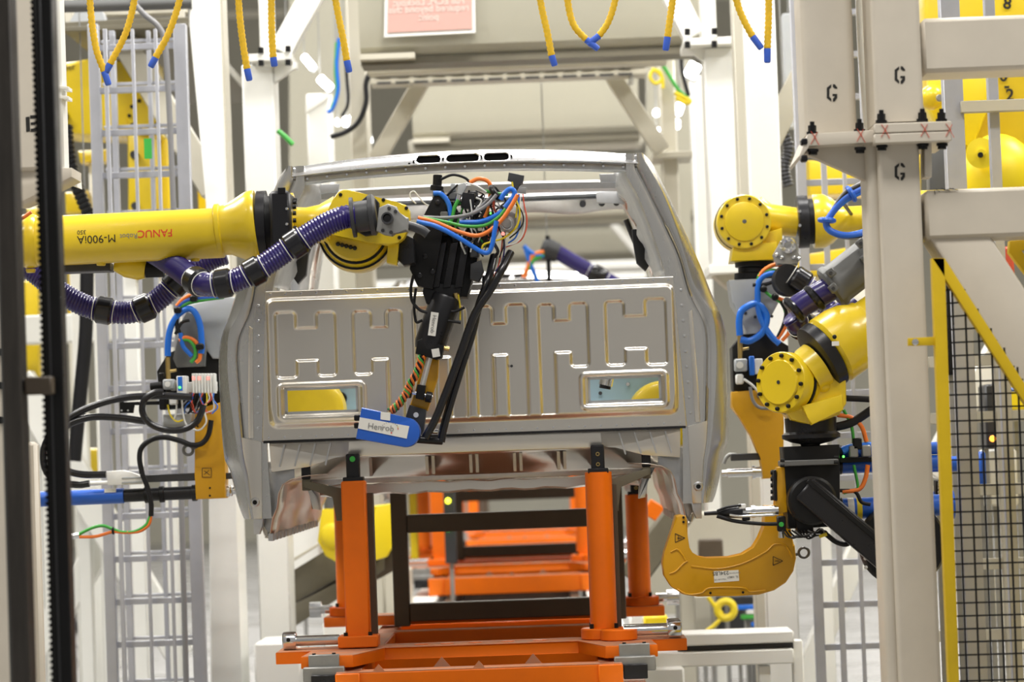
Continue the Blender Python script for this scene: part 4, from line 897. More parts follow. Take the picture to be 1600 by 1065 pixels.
for i in range(10):
    x = 1232 + i * 5; pxt('sensor_lead', rnd.choice((RUB, RUB, DKG, GRYC)), g4, [(x - 10, 828), (x, 836 + rnd.uniform(-6, 6)), (x + 12, 830 + rnd.uniform(-4, 10)), (x + 18, 836)], D + 0.0, 1.5, 6)
pxt('sensor_lead', RUB, g4, [(1278, 828), (1290, 834), (1306, 846), (1322, 850), (1332, 842), (1336, 830)], D + 0.02, 4, 8)
pxt('yellow_tag', YLC, g4, [(1280, 838), (1292, 834)], D + 0.0, 3, 6, 1)
dk = MB().lathe(W(1412, 850, D + .1), (0, 1, 0), [(0, 64 * k), (0.02, 68 * k), (0.08, 68 * k)], 40).build('cable_reel', BLK, g4)
for q in range(5): MB().sphere(W(1349 + q, 830 + 14 * q, D + .098), 3 * k, 8).build('reel_hole', WPL, dk)
# servo cluster right of the gun block: blue motors, connectors, cables
for (y, r) in ((706, 10), (728, 12), (795, 17)):
    s_ = thing('servo_motor', {706: 'slim blue servo tube beside the black gun, upper', 728: 'blue servo tube below the slim one beside the gun', 795: 'thick blue servo motor with yellow label beside the gun'}[y], 'motor', W(1312, y, D + .2), 'blue servo motors')
    MB().cyl(W(1312, y, D + .2), W(1480, y - 7, D + .2), r * k, None, 22).build('motor_tube', BLUB, s_)
    MB().cyl(W(1304, y, D + .2), W(1316, y, D + .2), r * 1.1 * k, None, 22, 0.003).build('motor_face', BLKM, s_)
    if y == 795:
        MB().cyl(W(1324, y - .5, D + .2), W(1334, y - 1, D + .2), r * 1.02 * k, None, 22).build('white_label', PAPER, s_)
        MB().cyl(W(1338, y - 1, D + .2), W(1346, y - 1.3, D + .2), r * 1.02 * k, None, 22).build('yellow_label', YLC, s_)
for m, r, pts in ((ORC, 3.6, ((1308, 648), (1330, 652), (1346, 666), (1354, 690))), (GRC, 2.6, ((1318, 640), (1330, 664), (1334, 690))),
                  (GRC, 2.4, ((1334, 726), (1340, 756), (1338, 764), (1318, 770))), (ORC, 3.6, ((1356, 726), (1352, 748), (1342, 764), (1316, 768))),
                  (RUB, 7, ((1300, 668), (1330, 660), (1362, 640), (1390, 622))), (RUB, 5, ((1322, 622), (1345, 623), (1380, 625))), (RUB, 3, ((1312, 766), (1336, 768), (1346, 784), (1360, 788))), (BLU, 6, ((1316, 704), (1332, 698), (1360, 696), (1400, 694)))):
    pxt('servo_cable', m, g4, pts, D + 0.12, r, 10, 8)
for (x, y) in ((1334, 705), (1354, 704), (1340, 693)): px_box(MB(), x - 7, y - 9, x + 7, y + 9, D + .1, 0.05, 0.004).build('servo_plug', GREYM if x != 1340 else BLK, g4)
bx('cross_rail', BLK, g4, 1312, 714, 1366, 722, D + 0.14, 0.05, 0.002)
MB().lathe(W(1318, 713, D + .09), (0, -1, 0), ((0, 2 * k), (0.004, 1.6 * k)), 8).build('green_lamp', LEDG, g4)
# grey guide tube and purple hose above the front robot
gt = thing('hose_guide', 'dark grey faceted hose guide with purple hose above the front robot', 'hose guide', W(1300, 470, 10.6))
D3 = 10.6; k3 = S(D3); a = W(1296, 452, D3); b = W(1440, 340, D3)
MB().lathe(a, b - a, [(0, 32 * k3), (4 * k3, 36 * k3), (12 * k3, 36 * k3), (16 * k3, 33 * k3), (180 * k3, 33 * k3)], 8).build('guide_tube', GREYP, gt)
ax3 = (b - a).normalized()
for (x, y) in ((1298, 426), (1302, 450), (1345, 380), (1352, 404)):
    MB().box(W(x, y, D3 - .1), (12 * k3, 0.05, 14 * k3), Matrix.Rotation(math.radians(-38), 3, 'Y'), 0.004).build('guide_lug', GREYP, gt)
    MB().lathe(W(x, y, D3 - .128), (0, -1, 0), ((0, 3 * k3), (0.004, 2.6 * k3)), 8).build('lug_bolt', DKG, gt)
hs = pxt('purple_hose', PUR, gt, [(1306, 446, 0), (1280, 460, 0), (1256, 474, 0), (1240, 486, 0)], D3, 20, 18, 6)
for t in (1244, 1276): MB().lathe(W(t - 8, 484 - (t - 1244) * .56 + 4, D3), W(t + 6, 476 - (t - 1244) * .56, D3) - W(t - 8, 484 - (t - 1244) * .56 + 4, D3), [(0, 21 * k3), (3 * k3, 24 * k3), (9 * k3, 24 * k3), (12 * k3, 21 * k3)], 22).build('hose_collar', RUBG, hs)
hose('purple_hose', gt, [(1238, 492, .1), (1252, 508, .12), (1275, 512, .2), (1300, 500, .3), (1330, 480, .4)], D3, 19, ((1256, 509),))
# blue cable bundle looping at the upper right wrist
lp = thing('cable_bundle', 'blue wrapped cable loop hanging before the upper right robot arm', 'cable', W(1292, 350, 11.6))
for m, r, off in ((BLUB, 5.5, 0), (RUB, 3.4, -6), (BLU, 3.4, 5), (GRYC, 2.6, -10)):
    pxt('cable', m, lp, [(1372, 284 + off), (1345, 296 + off), (1318, 312 + off), (1298, 336 + off * .4), (1291, 350), (1300, 362 - off * .3), (1325, 368 - off * .4), (1362, 362 - off)], 11.6, r, 10, 8)
for (x, y) in ((1330, 303), (1292, 344)): MB().torus(W(x, y, 11.6), (W(1318, 312, 11.6) - W(1345, 296, 11.6)) if x > 1300 else (0.1, 0, 1), 11 * S(11.6), 4 * S(11.6), 18, 8).build('cable_wrap', BLUB, lp)
# ================================================================== gun at the left side of the cab
D = 12.2; k = S(D)
g = thing('rivet_gun', 'rivet gun with long blue motor tube and yellow jaw left of the cab', 'tool', W(320, 782, D), 'rivet guns at the cab')
pol('gun_jaw', YELO, g, [(304, 640), (345, 628), (352, 660), (352, 778), (306, 780), (304, 740)], D, 0.12, 0.006)
mk = px_box(MB(), 315, 730, 331, 746, D - .002, 0.003).build('warning_plate', YELO, g)
m = MB()
for a, b in (((316, 731), (330, 731)), ((330, 731), (330, 745)), ((330, 745), (316, 745)), ((316, 745), (316, 731)), ((319, 741), (327, 734)), ((319, 735), (328, 742))): m.beam(W(*a, D - .003), W(*b, D - .003), 0.002, 0.9 * k, up=(0, 1, 0))
m.build('warning_mark', INK, mk)
for (x, y) in ((328, 762), (328, 774), (309, 666)): MB().lathe(W(x, y, D - .001), (0, -1, 0), ((0, 1.6 * k), (0.003, 1.6 * k)), 8).build('hole', BLK, g)
def span(x0, y0, x1, y1, r, name, m, dd=0.06, seg=24, parent=g): return MB().cyl(W(x0, y0, D + dd), W(x1, y1, D + dd), r * k, None, seg, 0.002).build(name, m, parent)
bt = span(52, 780, 194, 774, 12, 'motor_tube', BLUB)
px_box(MB(), 163, 763, 181, 769, D + .06 - 12.2 * k, 0.012).build('tube_label', PAPER, bt); span(52, 780, 55, 780, 12.2, 'tube_label', YLC, parent=bt)
span(194, 774, 306, 769, 10.5, 'actuator', BLKM)
for x in (230, 253): span(x - 4, 773 - (x - 230) * .04, x + 4, 772.5 - (x - 230) * .04, 13, 'actuator_clamp', BLK)
span(300, 770, 308, 769.5, 13, 'actuator_flange', BLKM)
nz = MB(); a = W(350, 767, D + .06); nz.lathe(a, W(382, 765, D + .06) - a, [(0, 9 * k), (9 * k, 9 * k), (10 * k, 8 * k), (12 * k, 9 * k), (14 * k, 6 * k), (30 * k, 6 * k)], 18); nz.build('riveting_nose', STEEL, g)
bx('slide_bar', DKG, g, 224, 740, 306, 752, D + .02, 0.04, 0.003)
bx('slide_bar', DKG, g, 352, 738, 372, 748, D + .02, 0.04, 0.003)
px_poly(MB(), [(166, 736), (192, 734), (206, 738), (224, 744), (224, 756), (168, 758)], D, 0.06, 0.005).build('cable_plug', WPL, g)
for (y) in (745, 752): bx('plug_rib', GREYL, g, 190, y, 222, y + 2.5, D - 0.004, 0.02, 0.001)
MB().cyl(W(140, 755, D + .03), W(168, 754, D + .03), 3.6 * k, None, 10).build('white_lead', WPL, g)
tb_ = [((300, 620), (250, 618), (190, 622), (140, 636), (105, 655), (80, 678), (68, 705), (72, 735), (92, 752), (120, 757), (140, 755)),
       ((228, 658), (180, 652), (140, 652), (105, 664), (88, 684), (82, 705), (88, 722), (104, 735), (130, 741), (166, 741))]
for pts in tb_: pxt('black_hose', RUBG, g, list(pts), D - 0.10, 5.6, 12, 8)
pxt('spiral_hose', RUBG, g, [(255, 612), (240, 614), (226, 624), (222, 640), (228, 655), (242, 666), (264, 672), (288, 670), (306, 660), (314, 646), (318, 632)], D - 0.14, 5.2, 12, 8)
sw_ = pxt('wrapped_lead', RUB, g, [(222, 740), (218, 715), (222, 698), (238, 686), (258, 683), (280, 688), (300, 695), (316, 692), (326, 678), (330, 656)], D - 0.04, 4.2, 10, 8)
pxt('wrapped_lead', RUB, g, [(222, 740), (230, 760), (236, 785), (236, 806)], D - 0.04, 4.0, 10, 6)
for m, o in ((ORC, 1.5), (GRC, -1.5)):
    pxt('power_lead', m, g, [(236, 806), (232, 818 + o), (218, 828 + o), (196, 830 + o), (176, 829 + o), (150, 833 + 3 * o), (124, 837 + o)] if o > 0 else [(235, 806), (228, 820), (210, 830), (190, 831), (176, 826), (160, 821), (142, 825), (120, 836)], D - 0.04, 2.6, 8, 8)
MB().torus(W(177, 829, D - .04), (1, 0, 0), 4 * k, 2 * k, 14, 6).build('cable_tie', BLK, g)
MB().cyl(W(104, 839, D - .04), W(124, 836, D - .04), 4.5 * k, None, 12).build('lead_plug', STEEL, g)
ey = MB(); ey.torus(W(294, 703, D - .02), (0, 1, 0.2), 7.5 * k, 2.4 * k, 18, 8); ey.cyl(W(301, 700, D - .02), W(308, 697, D - .02), 3 * k, None, 8); ey.build('lifting_eye', GREYP, g)
pol('hose_bracket', BLK, g, [(186, 617), (191, 616), (192, 629), (250, 626), (250, 632), (209, 632), (208, 645), (187, 645)], D + 0.0, 0.02, 0.002)
for x in (190, 200): MB().lathe(W(x, 641, D - .001), (0, -1, 0), ((0, 1.6 * k), (0.002, 1.6 * k)), 8).build('bracket_hole', GREYL, g)
bx('grey_box', GREYL, g, 254, 646, 300, 668, D + 0.02, 0.1, 0.005)
pol('gun_body', BLK, g, [(245, 580), (262, 552), (300, 535), (352, 540), (352, 632), (252, 640)], D + 0.10, 0.15, 0.006)
pol('gun_bracket', GREYL, g, [(288, 478), (352, 462), (400, 470), (400, 560), (332, 560), (310, 530), (296, 500)], D + 0.08, 0.16, 0.008)
pol('bracket_arm', GREYP, g, [(270, 560), (284, 500), (292, 486), (306, 492), (322, 540), (320, 572), (276, 574)], D + 0.05, 0.05, 0.006)
# air preparation and valve island
v = thing('air_regulator', 'air regulator with gauge and white valve island left of the cab', 'regulator', W(262, 632, D), 'air service units')
bx('regulator_body', GREYL, v, 254, 592, 272, 608, D - 0.06, 0.07, 0.006)
MB().lathe(W(262, 600, D - .06), (0, -1, 0), ((0, 4.4 * k), (0.006, 4.4 * k)), 14).build('gauge', WPL, v)
MB().cyl(W(235, 604, D - .03), W(254, 602, D - .03), 6.5 * k, None, 14, 0.002).build('regulator_knob', BLK, v)
bx('filter', GREYM, v, 266, 594, 275, 610, D - 0.05, 0.06, 0.004)
bx('bus_module', WPL, v, 276, 587, 292, 620, D - 0.06, 0.07, 0.003)
bx('bus_display', BLU, v, 278, 588, 285, 610, D - 0.063, 0.01, 0)
MB().lathe(W(281, 605, D - .064), (0, -1, 0), ((0, 1.8 * k), (0.002, 1.8 * k)), 8).build('green_lamp', LEDG, v)
for i in range(8): 
    o = bx('valve', WPL, v, 300 + i * 4.6, 583, 304 + i * 4.6, 614, D - 0.05, 0.06, 0.002)
    if i in (0, 2, 5): px_box(MB(), 300 + i * 4.6, 588, 304 + i * 4.6, 593, D - .052, 0.004).build('valve_lamp', LEDR, o)
bx('valve_base', WPL, v, 292, 596, 338, 612, D - 0.02, 0.05, 0.003)
MB().cyl(W(263, 592, D - .02), W(262, 558, D - .02), 4 * k, None, 10).build('brass_riser', BRASS, v)
MB().cyl(W(263, 580, D - .02), W(276, 578, D - .02), 2.6 * k, None, 10).build('brass_tee', BRASS, v)
bx('filter_bowl', WPL, v, 264, 618, 276, 632, D - 0.05, 0.05, 0.005)
bx('soft_start', BLK, v, 248, 582, 258, 640, D - 0.02, 0.05, 0.004)
rnd = random.Random(9)
for i in range(16):
    x = 292 + i * 2.8; pxt('air_tube', rnd.choice((YLC, WHC, RUB, GRYC, REDC, BLU)), v, [(x, 614), (x + rnd.uniform(-4, 4), 624), (x + rnd.uniform(-14, 8), 634 + rnd.uniform(0, 10)), (x + rnd.uniform(-16, 10), 646)], D - 0.05, 1.2, 6)
for m, pts in ((YLC, ((262, 632), (266, 648), (276, 658), (286, 656))), (WHC, ((276, 632), (275, 645), (272, 655))), (WHC, ((284, 622), (286, 645), (292, 664), (310, 672), (322, 660), (320, 645)))):
    pxt('air_tube', m, v, pts, D - 0.07, 1.4, 6)
# blue loop and cables above the valve island
for m, r, pts in ((BLU, 5.0, ((262, 556), (263, 530), (268, 508), (280, 490), (295, 482), (306, 490), (313, 510), (315, 540), (314, 552))),
                  (BLU, 3.6, ((282, 520), (286, 540), (296, 552), (300, 556))), (ORC, 3.2, ((280, 532), (290, 527), (304, 532), (312, 545), (312, 560), (306, 566))),
                  (GRC, 3.0, ((282, 530), (296, 532), (305, 545), (304, 558), (298, 566))), (RUB, 2.6, ((274, 522), (284, 504), (296, 500))),
                  (ORC, 3.2, ((276, 478), (288, 466), (304, 460), (340, 462))), (BLUB, 3.4, ((276, 482), (290, 470), (310, 466), (345, 464))), (GRC, 3.0, ((278, 482), (295, 473), (320, 468), (350, 464))), (RUB, 3.4, ((278, 490), (276, 505), (280, 520)))):
    pxt('dress_cable', m, g, list(pts), D - 0.03, r, 10, 8)
for (x, y) in ((277, 484), (302, 466), (312, 541)): px_box(MB(), x - 6, y - 5, x + 6, y + 5, D - .06, 0.05, 0.006).build('cable_tie', BLK, g)
# ================================================================== beige stop frame on the right, near the camera
D = 9.3; k = S(D)
col = thing('support_frame', 'beige steel column frame with stencilled G marks, right foreground', 'frame', Vector((W(1410, 1065, D).x, D, 0)))
def vbox(name, m, parent, x0, x1, ymid, ytop, ybot, d, depth, bev=0.012):
    """upright member: x range measured at height ymid"""
    cx = W((x0 + x1) / 2, ymid, d).x; zt = W((x0 + x1) / 2, ytop, d).z
    zb = 0.0 if ybot is None else W((x0 + x1) / 2, ybot, d).z
    return MB().box((cx, d + depth / 2, (zt + zb) / 2), ((x1 - x0) * S(d), depth, zt - zb), None, bev).build(name, m, parent)
def hss(name, m, parent, x0, x1, ymid, ytop, ybot, d, depth, rad):
    """hollow-section upright with rounded corners"""
    cx = W((x0 + x1) / 2, ymid, d).x; zt = W((x0 + x1) / 2, ytop, d).z; hw = (x1 - x0) / 2 * S(d)
    zb = 0.0 if ybot is None else W((x0 + x1) / 2, ybot, d).z; pts = []
    for sx, sy, a0 in ((1, 1, 0), (-1, 1, 90), (-1, -1, 180), (1, -1, 270)):
        for q in range(7):
            a = math.radians(a0 + q * 15); pts.append(Vector((cx + sx * (hw - rad) + rad * math.cos(a), d + depth / 2 + sy * (depth / 2 - rad) + rad * math.sin(a), zb)))
    return MB().prism(pts, (0, 0, zt - zb)).build(name, m, parent)
hss('column', BEI, col, 1388, 1454, 650, 222, None, D, 0.24, 0.016)
hss('column_edge', BEI, col, 1369, 1391, 650, 224, None, D + 0.03, 0.2, 0.022)
hss('upper_column', BEI, col, 1364, 1441, 100, -420, 190, D, 0.26, 0.018)
hss('upper_column', BEI, col, 1254, 1336, 100, -420, 210, D + 0.12, 0.26, 0.03)
for (x0, y0, x1, y1) in ((1366, 191, 1487, 206), (1366, 207, 1487, 222)): bx('flange_plate', BEI, col, x0, y0, x1, y1, D - 0.06, 0.4, 0.003)
pol('flange_plate', BEI, col, [(1263, 209), (1366, 203), (1366, 222), (1262, 228)], D - 0.02, 0.4, 0.003)
pol('flange_end', BEI, col, [(1249, 243), (1263, 209), (1264, 229), (1252, 247)], D - 0.02, 0.4, 0.002)
pol('gusset', BEI, col, [(1262, 230), (1368, 224), (1370, 290), (1362, 286), (1258, 240)], D + 0.06, 0.05, 0.003)
pol('gusset', BEI, col, [(1445, 222), (1456, 222), (1456, 276), (1445, 276)], D + 0.0, 0.1, 0.003)
bx('cross_beam', BEI, col, 1440, 22, 1760, 108, D + 0.02, 0.22, 0.014)
bx('cross_beam', BEI, col, 1446, 291, 1760, 368, D + 0.02, 0.22, 0.012)
pol('brace', BEI, col, [(1451, 370), (1545, 364), (1700, 600), (1700, 760)], D + 0.03, 0.2, 0.012)
pxt('conduit', WHT, col, [(1341, -60), (1345, 60), (1352, 150), (1357, 212)], D + 0.3, 6, 12, 4)
pxt('conduit', WHT, col, [(1352, -60), (1355, 60), (1360, 150), (1364, 205)], D + 0.26, 5, 12, 4)
for (x, yt, yb) in ((1269, 204, 233), (1343, 200, 230), (1377, 186, 226), (1441, 184, 224), (1471, 184, 224)):
    b = MB(); b.cyl(W(x, yt + 4, D), W(x, yt - 8, D), 6.5 * k, None, 6); b.cyl(W(x, yt + 6, D), W(x, yt + 2, D), 9 * k, None, 14)
    b.cyl(W(x, yt - 14, D), W(x, yt - 6, D), 3.6 * k, None, 10); b.build('bolt', BLK, col)
    b = MB(); b.cyl(W(x + 1, yb, D), W(x + 1, yb + 4, D), 9 * k, None, 14); b.cyl(W(x + 1, yb + 3, D), W(x + 1, yb + 9, D), 7 * k, None, 6); b.build('nut', BLK, col)
for (x, y) in ((1256, 222), (1256, 248)): MB().box(W(x, y, D), (10 * k, 0.05, 10 * k), None, 0.004).build('bolt', BLK, col)
def strokes(name, m, parent, segs, d, w_): 
    b = MB()
    for a, c_ in segs: b.beam(W(*a, d), W(*c_, d), 0.0016, w_ * S(d), up=(0, 1, 0))
    o = b.build(name, m, parent); o['kind'] = 'stuff'; return o
for (x, y) in ((1272, 217), (1344, 213), (1382, 206), (1444, 205), (1483, 205)):
    strokes('red_inspection_mark', RUSTI, col, [((x - 5, y - 12), (x + 3, y - 1)), ((x + 5, y - 11), (x - 5, y + 8)), ((x + 1, y - 3), (x + 8, y + 10))], D - 0.0615 if x > 1360 else D - 0.0215, 1.3)
def stencil_g(cx, cy, d, s):
    """stencil letter: left bracket, upper right stroke, lower right hook"""
    A = [(-.04, -.5), (-.30, -.30), (-.30, .30), (-.04, .5), (-.04, .33), (-.15, .22), (-.15, -.22), (-.04, -.33)]
    B = [(.05, -.5), (.16, -.5), (.30, -.32), (.30, -.24), (.18, -.24), (.05, -.34)]
    C_ = [(.30, .06), (.30, .30), (.16, .5), (.05, .5), (.05, .34), (.13, .26), (.16, .18), (.03, .18), (.03, .06)]
    for q in (A, B, C_): px_poly(MB(), [(cx + x * s, cy + y * s) for x, y in q], d - 0.0012, 0.0016).build('stencil_mark', INK, col)
stencil_g(1300, 145, D + 0.12, 27); stencil_g(1406, 117, D, 27); stencil_g(1406, 268, D, 27)
strokes('scuff_mark', INK, col, [((1462, 295), (1468, 299)), ((1470, 294), (1484, 298)), ((1484, 294), (1497, 297)), ((1460, 297), (1461, 304)), ((1474, 297), (1490, 294))], D + 0.0185, 2.2)
# ------------------------------------------------------------------ yellow mesh door
D = 9.12; k = S(D)
door = thing('mesh_door', 'yellow framed safety door with black wire mesh, lower right', 'door', Vector((W(1480, 1065, D).x, D, 0)))
def bar(name, m, parent, p, q, d, wpx, depth=0.04): return MB().beam(W(*p, d), W(*q, d), depth, wpx * S(d), up=(0, 0, 1) if abs(p[1] - q[1]) < abs(p[0] - q[0]) else (1, 0, 0), bev=0.002).build(name, m, parent)
MB().prism([W(1456, 403, D), W(1476, 403, D), W(1503, 1180, D), W(1487, 1180, D)], (0, 0.05, 0), 0.002).build('door_post', YELP, door)
MB().prism([W(1456, 403, D), W(1476, 403, D), W(1640, 660, D), W(1640, 690, D)], (0, 0.05, 0), 0.002).build('door_brace', YELP, door)
tabp = pol('hinge_tab', YELP, door, [(1419, 528), (1474, 525), (1475, 539), (1419, 540)], D + 0.01, 0.02, 0.002)
MB().lathe(W(1430, 534, D + .009), (0, -1, 0), ((0, 5.5 * k), (0.004, 5.2 * k), (0.006, 3 * k)), 12).build('tab_bolt', STEEL, tabp)
wm = MB()
for i in range(14):
    x0 = 1466 + i * 19.6; yt = max(420, 403 + (x0 - 1470) * 1.55) - 6
    wm.beam(W(x0 + (yt - 403) * .036, yt, D + .03), W(x0 + 30, 1190, D + .03), 0.006, 2.6 * k, up=(0, 1, 0))
for j in range(36):
    y0 = 452 + j * 20.3; xr = min(1640, 1476 + (y0 - 410) / 1.5)
    wm.beam(W(1462 + (y0 - 403) * .036, y0 + 3, D + .036), W(xr, y0 - 1.5, D + .036), 0.006, 2.6 * k, up=(0, 0, 1))
o = wm.build('wire_mesh', BLK, door); o['kind'] = 'stuff'
d2 = thing('mesh_door', 'yellow frame corner cut by the right edge of the picture', 'door', Vector((W(1620, 1065, 9.6).x, 9.6, 0)))
MB().prism([W(1578, 376, 9.6), W(1640, 371, 9.6), W(1640, 386, 9.6), W(1594, 390, 9.6), W(1640, 450, 9.6), W(1640, 476, 9.6), W(1577, 394, 9.6)], (0, 0.05, 0), 0.002).build('door_frame', YELP, d2)
MB().beam(W(1650, 371, 9.62), Vector((W(1650, 371, 9.62).x, 9.62, 0)), 0.05, 0.05).build('door_post', YELP, d2)
# ================================================================== left foreground
D = 8.6; k = S(D)
el = thing('support_frame', 'beige column and bracket with stencilled E, upper left edge', 'frame', W(20, 320, 9.6))
vbox('column', BEI, el, -60, 60, 150, -420, 268, 9.6, 0.26)
pol('bracket', BEI, el, [(-60, 262), (112, 262), (112, 276), (28, 318), (-60, 318)], 9.62, 0.2, 0.004)
b = MB()
for q in ([(40, 183), (46, 182), (47, 205), (41, 206)], [(47, 180), (58, 180), (58, 185), (47, 185)], [(48, 191), (55, 191), (55, 195), (48, 195)], [(48, 201), (60, 200), (60, 205), (48, 206)]): px_poly(MB(), q, 9.5985, 0.002).build('stencil_mark', INK, el)
lc = thing('support_frame', 'beige column with bolts behind the dark posts, lower left edge', 'frame', Vector((W(0, 1065, 9.4).x, 9.4, 0)))
vbox('column', BEI, lc, -90, 24, 750, 330, None, 9.4, 0.25)
vbox('column_edge', BEI, lc, 40, 62, 850, 690, None, 9.55, 0.05)
for y in (550, 602, 656): MB().lathe(W(2, y, 9.4), (0, -1, 0), ((0, 0.012), (0.014, 0.012)), 8).build('bolt', BLK, lc)
wbk = thing('bracket', 'white steel flange with tabs beside the stencilled E column', 'bracket', W(96, 282, 9.9))
vbox('flange', WHT, wbk, 80, 96, 130, -300, 275, 9.9, 0.12)
for y in (133, 148): pol('tab', WHT, wbk, [(88, y), (107, y + 2), (107, y + 7), (88, y + 5)], 9.9, 0.08, 0.002)
pol('foot', WHT, wbk, [(86, 258), (120, 276), (121, 292), (88, 280)], 9.9, 0.1, 0.003)
# dark lift post and black toothed belt guide
p1 = thing('lift_post', 'dark scratched steel post at the left edge of the picture', 'post', Vector((W(30, 1065, 7.6).x, 7.6, 0)))
DKS = mat('dark_scratched_steel', (0.026, 0.024, 0.022), 0.5, metal=0.2, spec=0.3, noise=0.6, nscale=14, col2=(0.075, 0.066, 0.058), stretch=(1, 1, 0.15))
vbox('post', DKS, p1, 3, 31, 532, -300, None, 7.6, 0.10, 0.004)
vbox('post_edge', GREYP, p1, 0, 4, 532, -300, None, 7.62, 0.02, 0.001)
bx('post_bracket', BRN, p1, 38, 588, 80, 616, 7.62, 0.06, 0.004)
bx('bracket_washer', BLK, p1, 28, 592, 42, 612, 7.63, 0.04, 0.003)
p2 = thing('lift_post', 'black post with toothed belt along one edge, left foreground', 'post', Vector((W(90, 1065, 7.7).x, 7.7, 0)))
vbox('post', BLK, p2, 69, 97, 532, -300, None, 7.7, 0.08, 0.004)
vbox('post_groove', DKG, p2, 76, 79, 532, -300, None, 7.696, 0.02, 0.001)
bt = MB(); top = W(57, 0, 7.72); botm = W(96, 1065, 7.72); L = (botm - top)
for i in range(170):
    p = Vector((W(67, 532, 7.72).x, 7.74, 3.2 - i * 0.0165)); bt.box(p, (0.012, 0.05, 0.009))
bt.box(Vector((W(69, 532, 7.72).x, 7.74, 1.8)), (0.008, 0.05, 2.8))
o = bt.build('toothed_belt', RUB, p2); o['kind'] = 'stuff'
# ================================================================== cab interior fixture seen through the bulkhead cutouts
fx = thing('clamp_fixture', 'yellow discs on light blue plates inside the near cab', 'fixture', CP(0, 140, 0.9))
for (cx, cy, x0, x1) in ((484, 642, 430, 560), (1036, 650, 905, 1045)):
    dd = 11.55; kk = S(dd)
    dk = MB().lathe(W(cx, cy, dd), (0, 1, 0), [(0, 40 * kk), (0.004, 50 * kk), (0.01, 53 * kk), (0.05, 56 * kk), (0.09, 56 * kk)], 40).build('yellow_disc', YEL, fx)
    pl = px_box(MB(), x0 - 10, 560, x1 + 10, 660, dd + .14, 0.03, 0.004).build('blue_plate', LBL, fx)
    MB().box(W((x0 + x1) / 2, 650, dd + .3) + Vector((0, 0, -0.05)), (0.45, 0.5, 0.03)).build('blue_shelf', LBL, fx)
    MB().beam(W(cx, 690, dd + .2), W(cx, 640, dd + .2), 0.1, 0.1).build('fixture_post', LBL, fx)
MB().cyl(W(952, 575, 11.5), W(946, 602, 11.5), 11 * S(11.5), None, 20).build('steel_cup', STEEL, fx)
MB().cyl(W(946, 601, 11.5), W(945, 607, 11.5), 9 * S(11.5), None, 20).build('cup_mouth', BLK, fx)
MB().lathe(W(531, 622, 11.66), (0, 1, 0), [(0, 10 * S(11.5)), (0.04, 11 * S(11.5))], 20).build('black_wheel', BLK, fx)
MB().lathe(W(938, 614, 11.68), (0, -1, 0), [(0, 3 * S(11.5)), (0.003, 3 * S(11.5))], 10).build('plate_hole', DKG, fx)
MB().lathe(W(981, 600, 11.68), (0, -1, 0), [(0, 4 * S(11.5)), (0.006, 3 * S(11.5))], 10).build('plate_bolt', STEEL, fx)
# conveyor bed carrying the skids
for s, side in ((-1, 'left'), (1, 'right')):
    cb = thing('conveyor_rail', f'white conveyor rail under the {side} side of the orange skids', 'conveyor', Vector((CP(s * 222, 512).x, 18, 0)), 'conveyor rails under the skids')
    zt = CP(0, 512).z
    MB().box((CP(s * 222, 512).x, 20.5, zt - 0.10), (0.16, 21, 0.198), None, 0.004).build('rail', WHT, cb)
    for i in range(8): MB().box((CP(s * 222, 512).x, 11.0 + i * 2.7, (zt - 0.2) / 2), (0.14, 0.14, zt - 0.2), None, 0.004).build('rail_leg', WHT, cb)
# ================================================================== aluminium fences
def lean_bar(name, m, parent, x, ym, yt, yb, wpx, d, depth=0.03, bev=0.002):
    """upright bar; x is its centre at picture height ym"""
    X = W(x, ym, d).x; z1 = W(x, yt, d).z; z0 = max(0.0, W(x, yb, d).z)
    return MB().box((X, d, (z0 + z1) / 2), (wpx * S(d), depth, z1 - z0), None, bev).build(name, m, parent)
def level_bar(name, m, parent, y, xm, x0, x1, hpx, d, depth=0.03, bev=0.002):
    Z = W(xm, y, d).z; a = W(x0, y, d).x; b = W(x1, y, d).x
    return MB().box(((a + b) / 2, d, Z), (b - a, depth, hpx * S(d)), None, bev).build(name, m, parent)
fl = thing('guard_fence', 'aluminium ladder-like guard frame behind the left robot arm', 'fence', Vector((W(230, 600, 13.6).x, 13.6, 0)), 'aluminium guard frames')
lean_bar('upright', ALU, fl, 161, 532, 38, 1600, 16, 13.6, 0.06); lean_bar('upright', ALU, fl, 297, 532, 38, 1600, 20, 13.6, 0.06)
for x in (179, 222, 258): lean_bar('bar', ALU, fl, x, 532, 45, 1600, 6.5 if x == 179 else 5, 13.55, 0.02)
for i in range(18): level_bar('rung', ALU, fl, 73 + i * 66.6, 220, 161 + (i - 7) * 2.4, 290 + (i - 7) * 2.4, 9.5, 13.62)
fr = thing('guard_fence', 'second aluminium guard frame just behind the left one', 'fence', Vector((W(230, 600, 14.3).x, 14.3, 0)), 'aluminium guard frames')
for x, w_ in ((190, 9), (247, 6)): lean_bar('upright', ALU, fr, x, 532, 48, 1600, w_, 14.3, 0.04)
for i in range(18): level_bar('rung', ALU, fr, 64 + i * 66.6, 220, 175 + (i - 7) * 2.4, 300 + (i - 7) * 2.4, 5, 14.32)
tag(pxt('conduit', GRYC, None, [(205, 0), (225, 22), (248, 42), (258, 70), (264, 160), (270, 300), (278, 532), (284, 800), (292, 1100)], 13.45, 4.6, 10, 8), 'grey cable conduit running down the left guard frame', 'conduit')
ff = thing('guard_fence', 'aluminium guard frame seen left of the G column, right side', 'fence', Vector((W(1300, 700, 13.6).x, 13.6, 0)), 'aluminium guard frames')
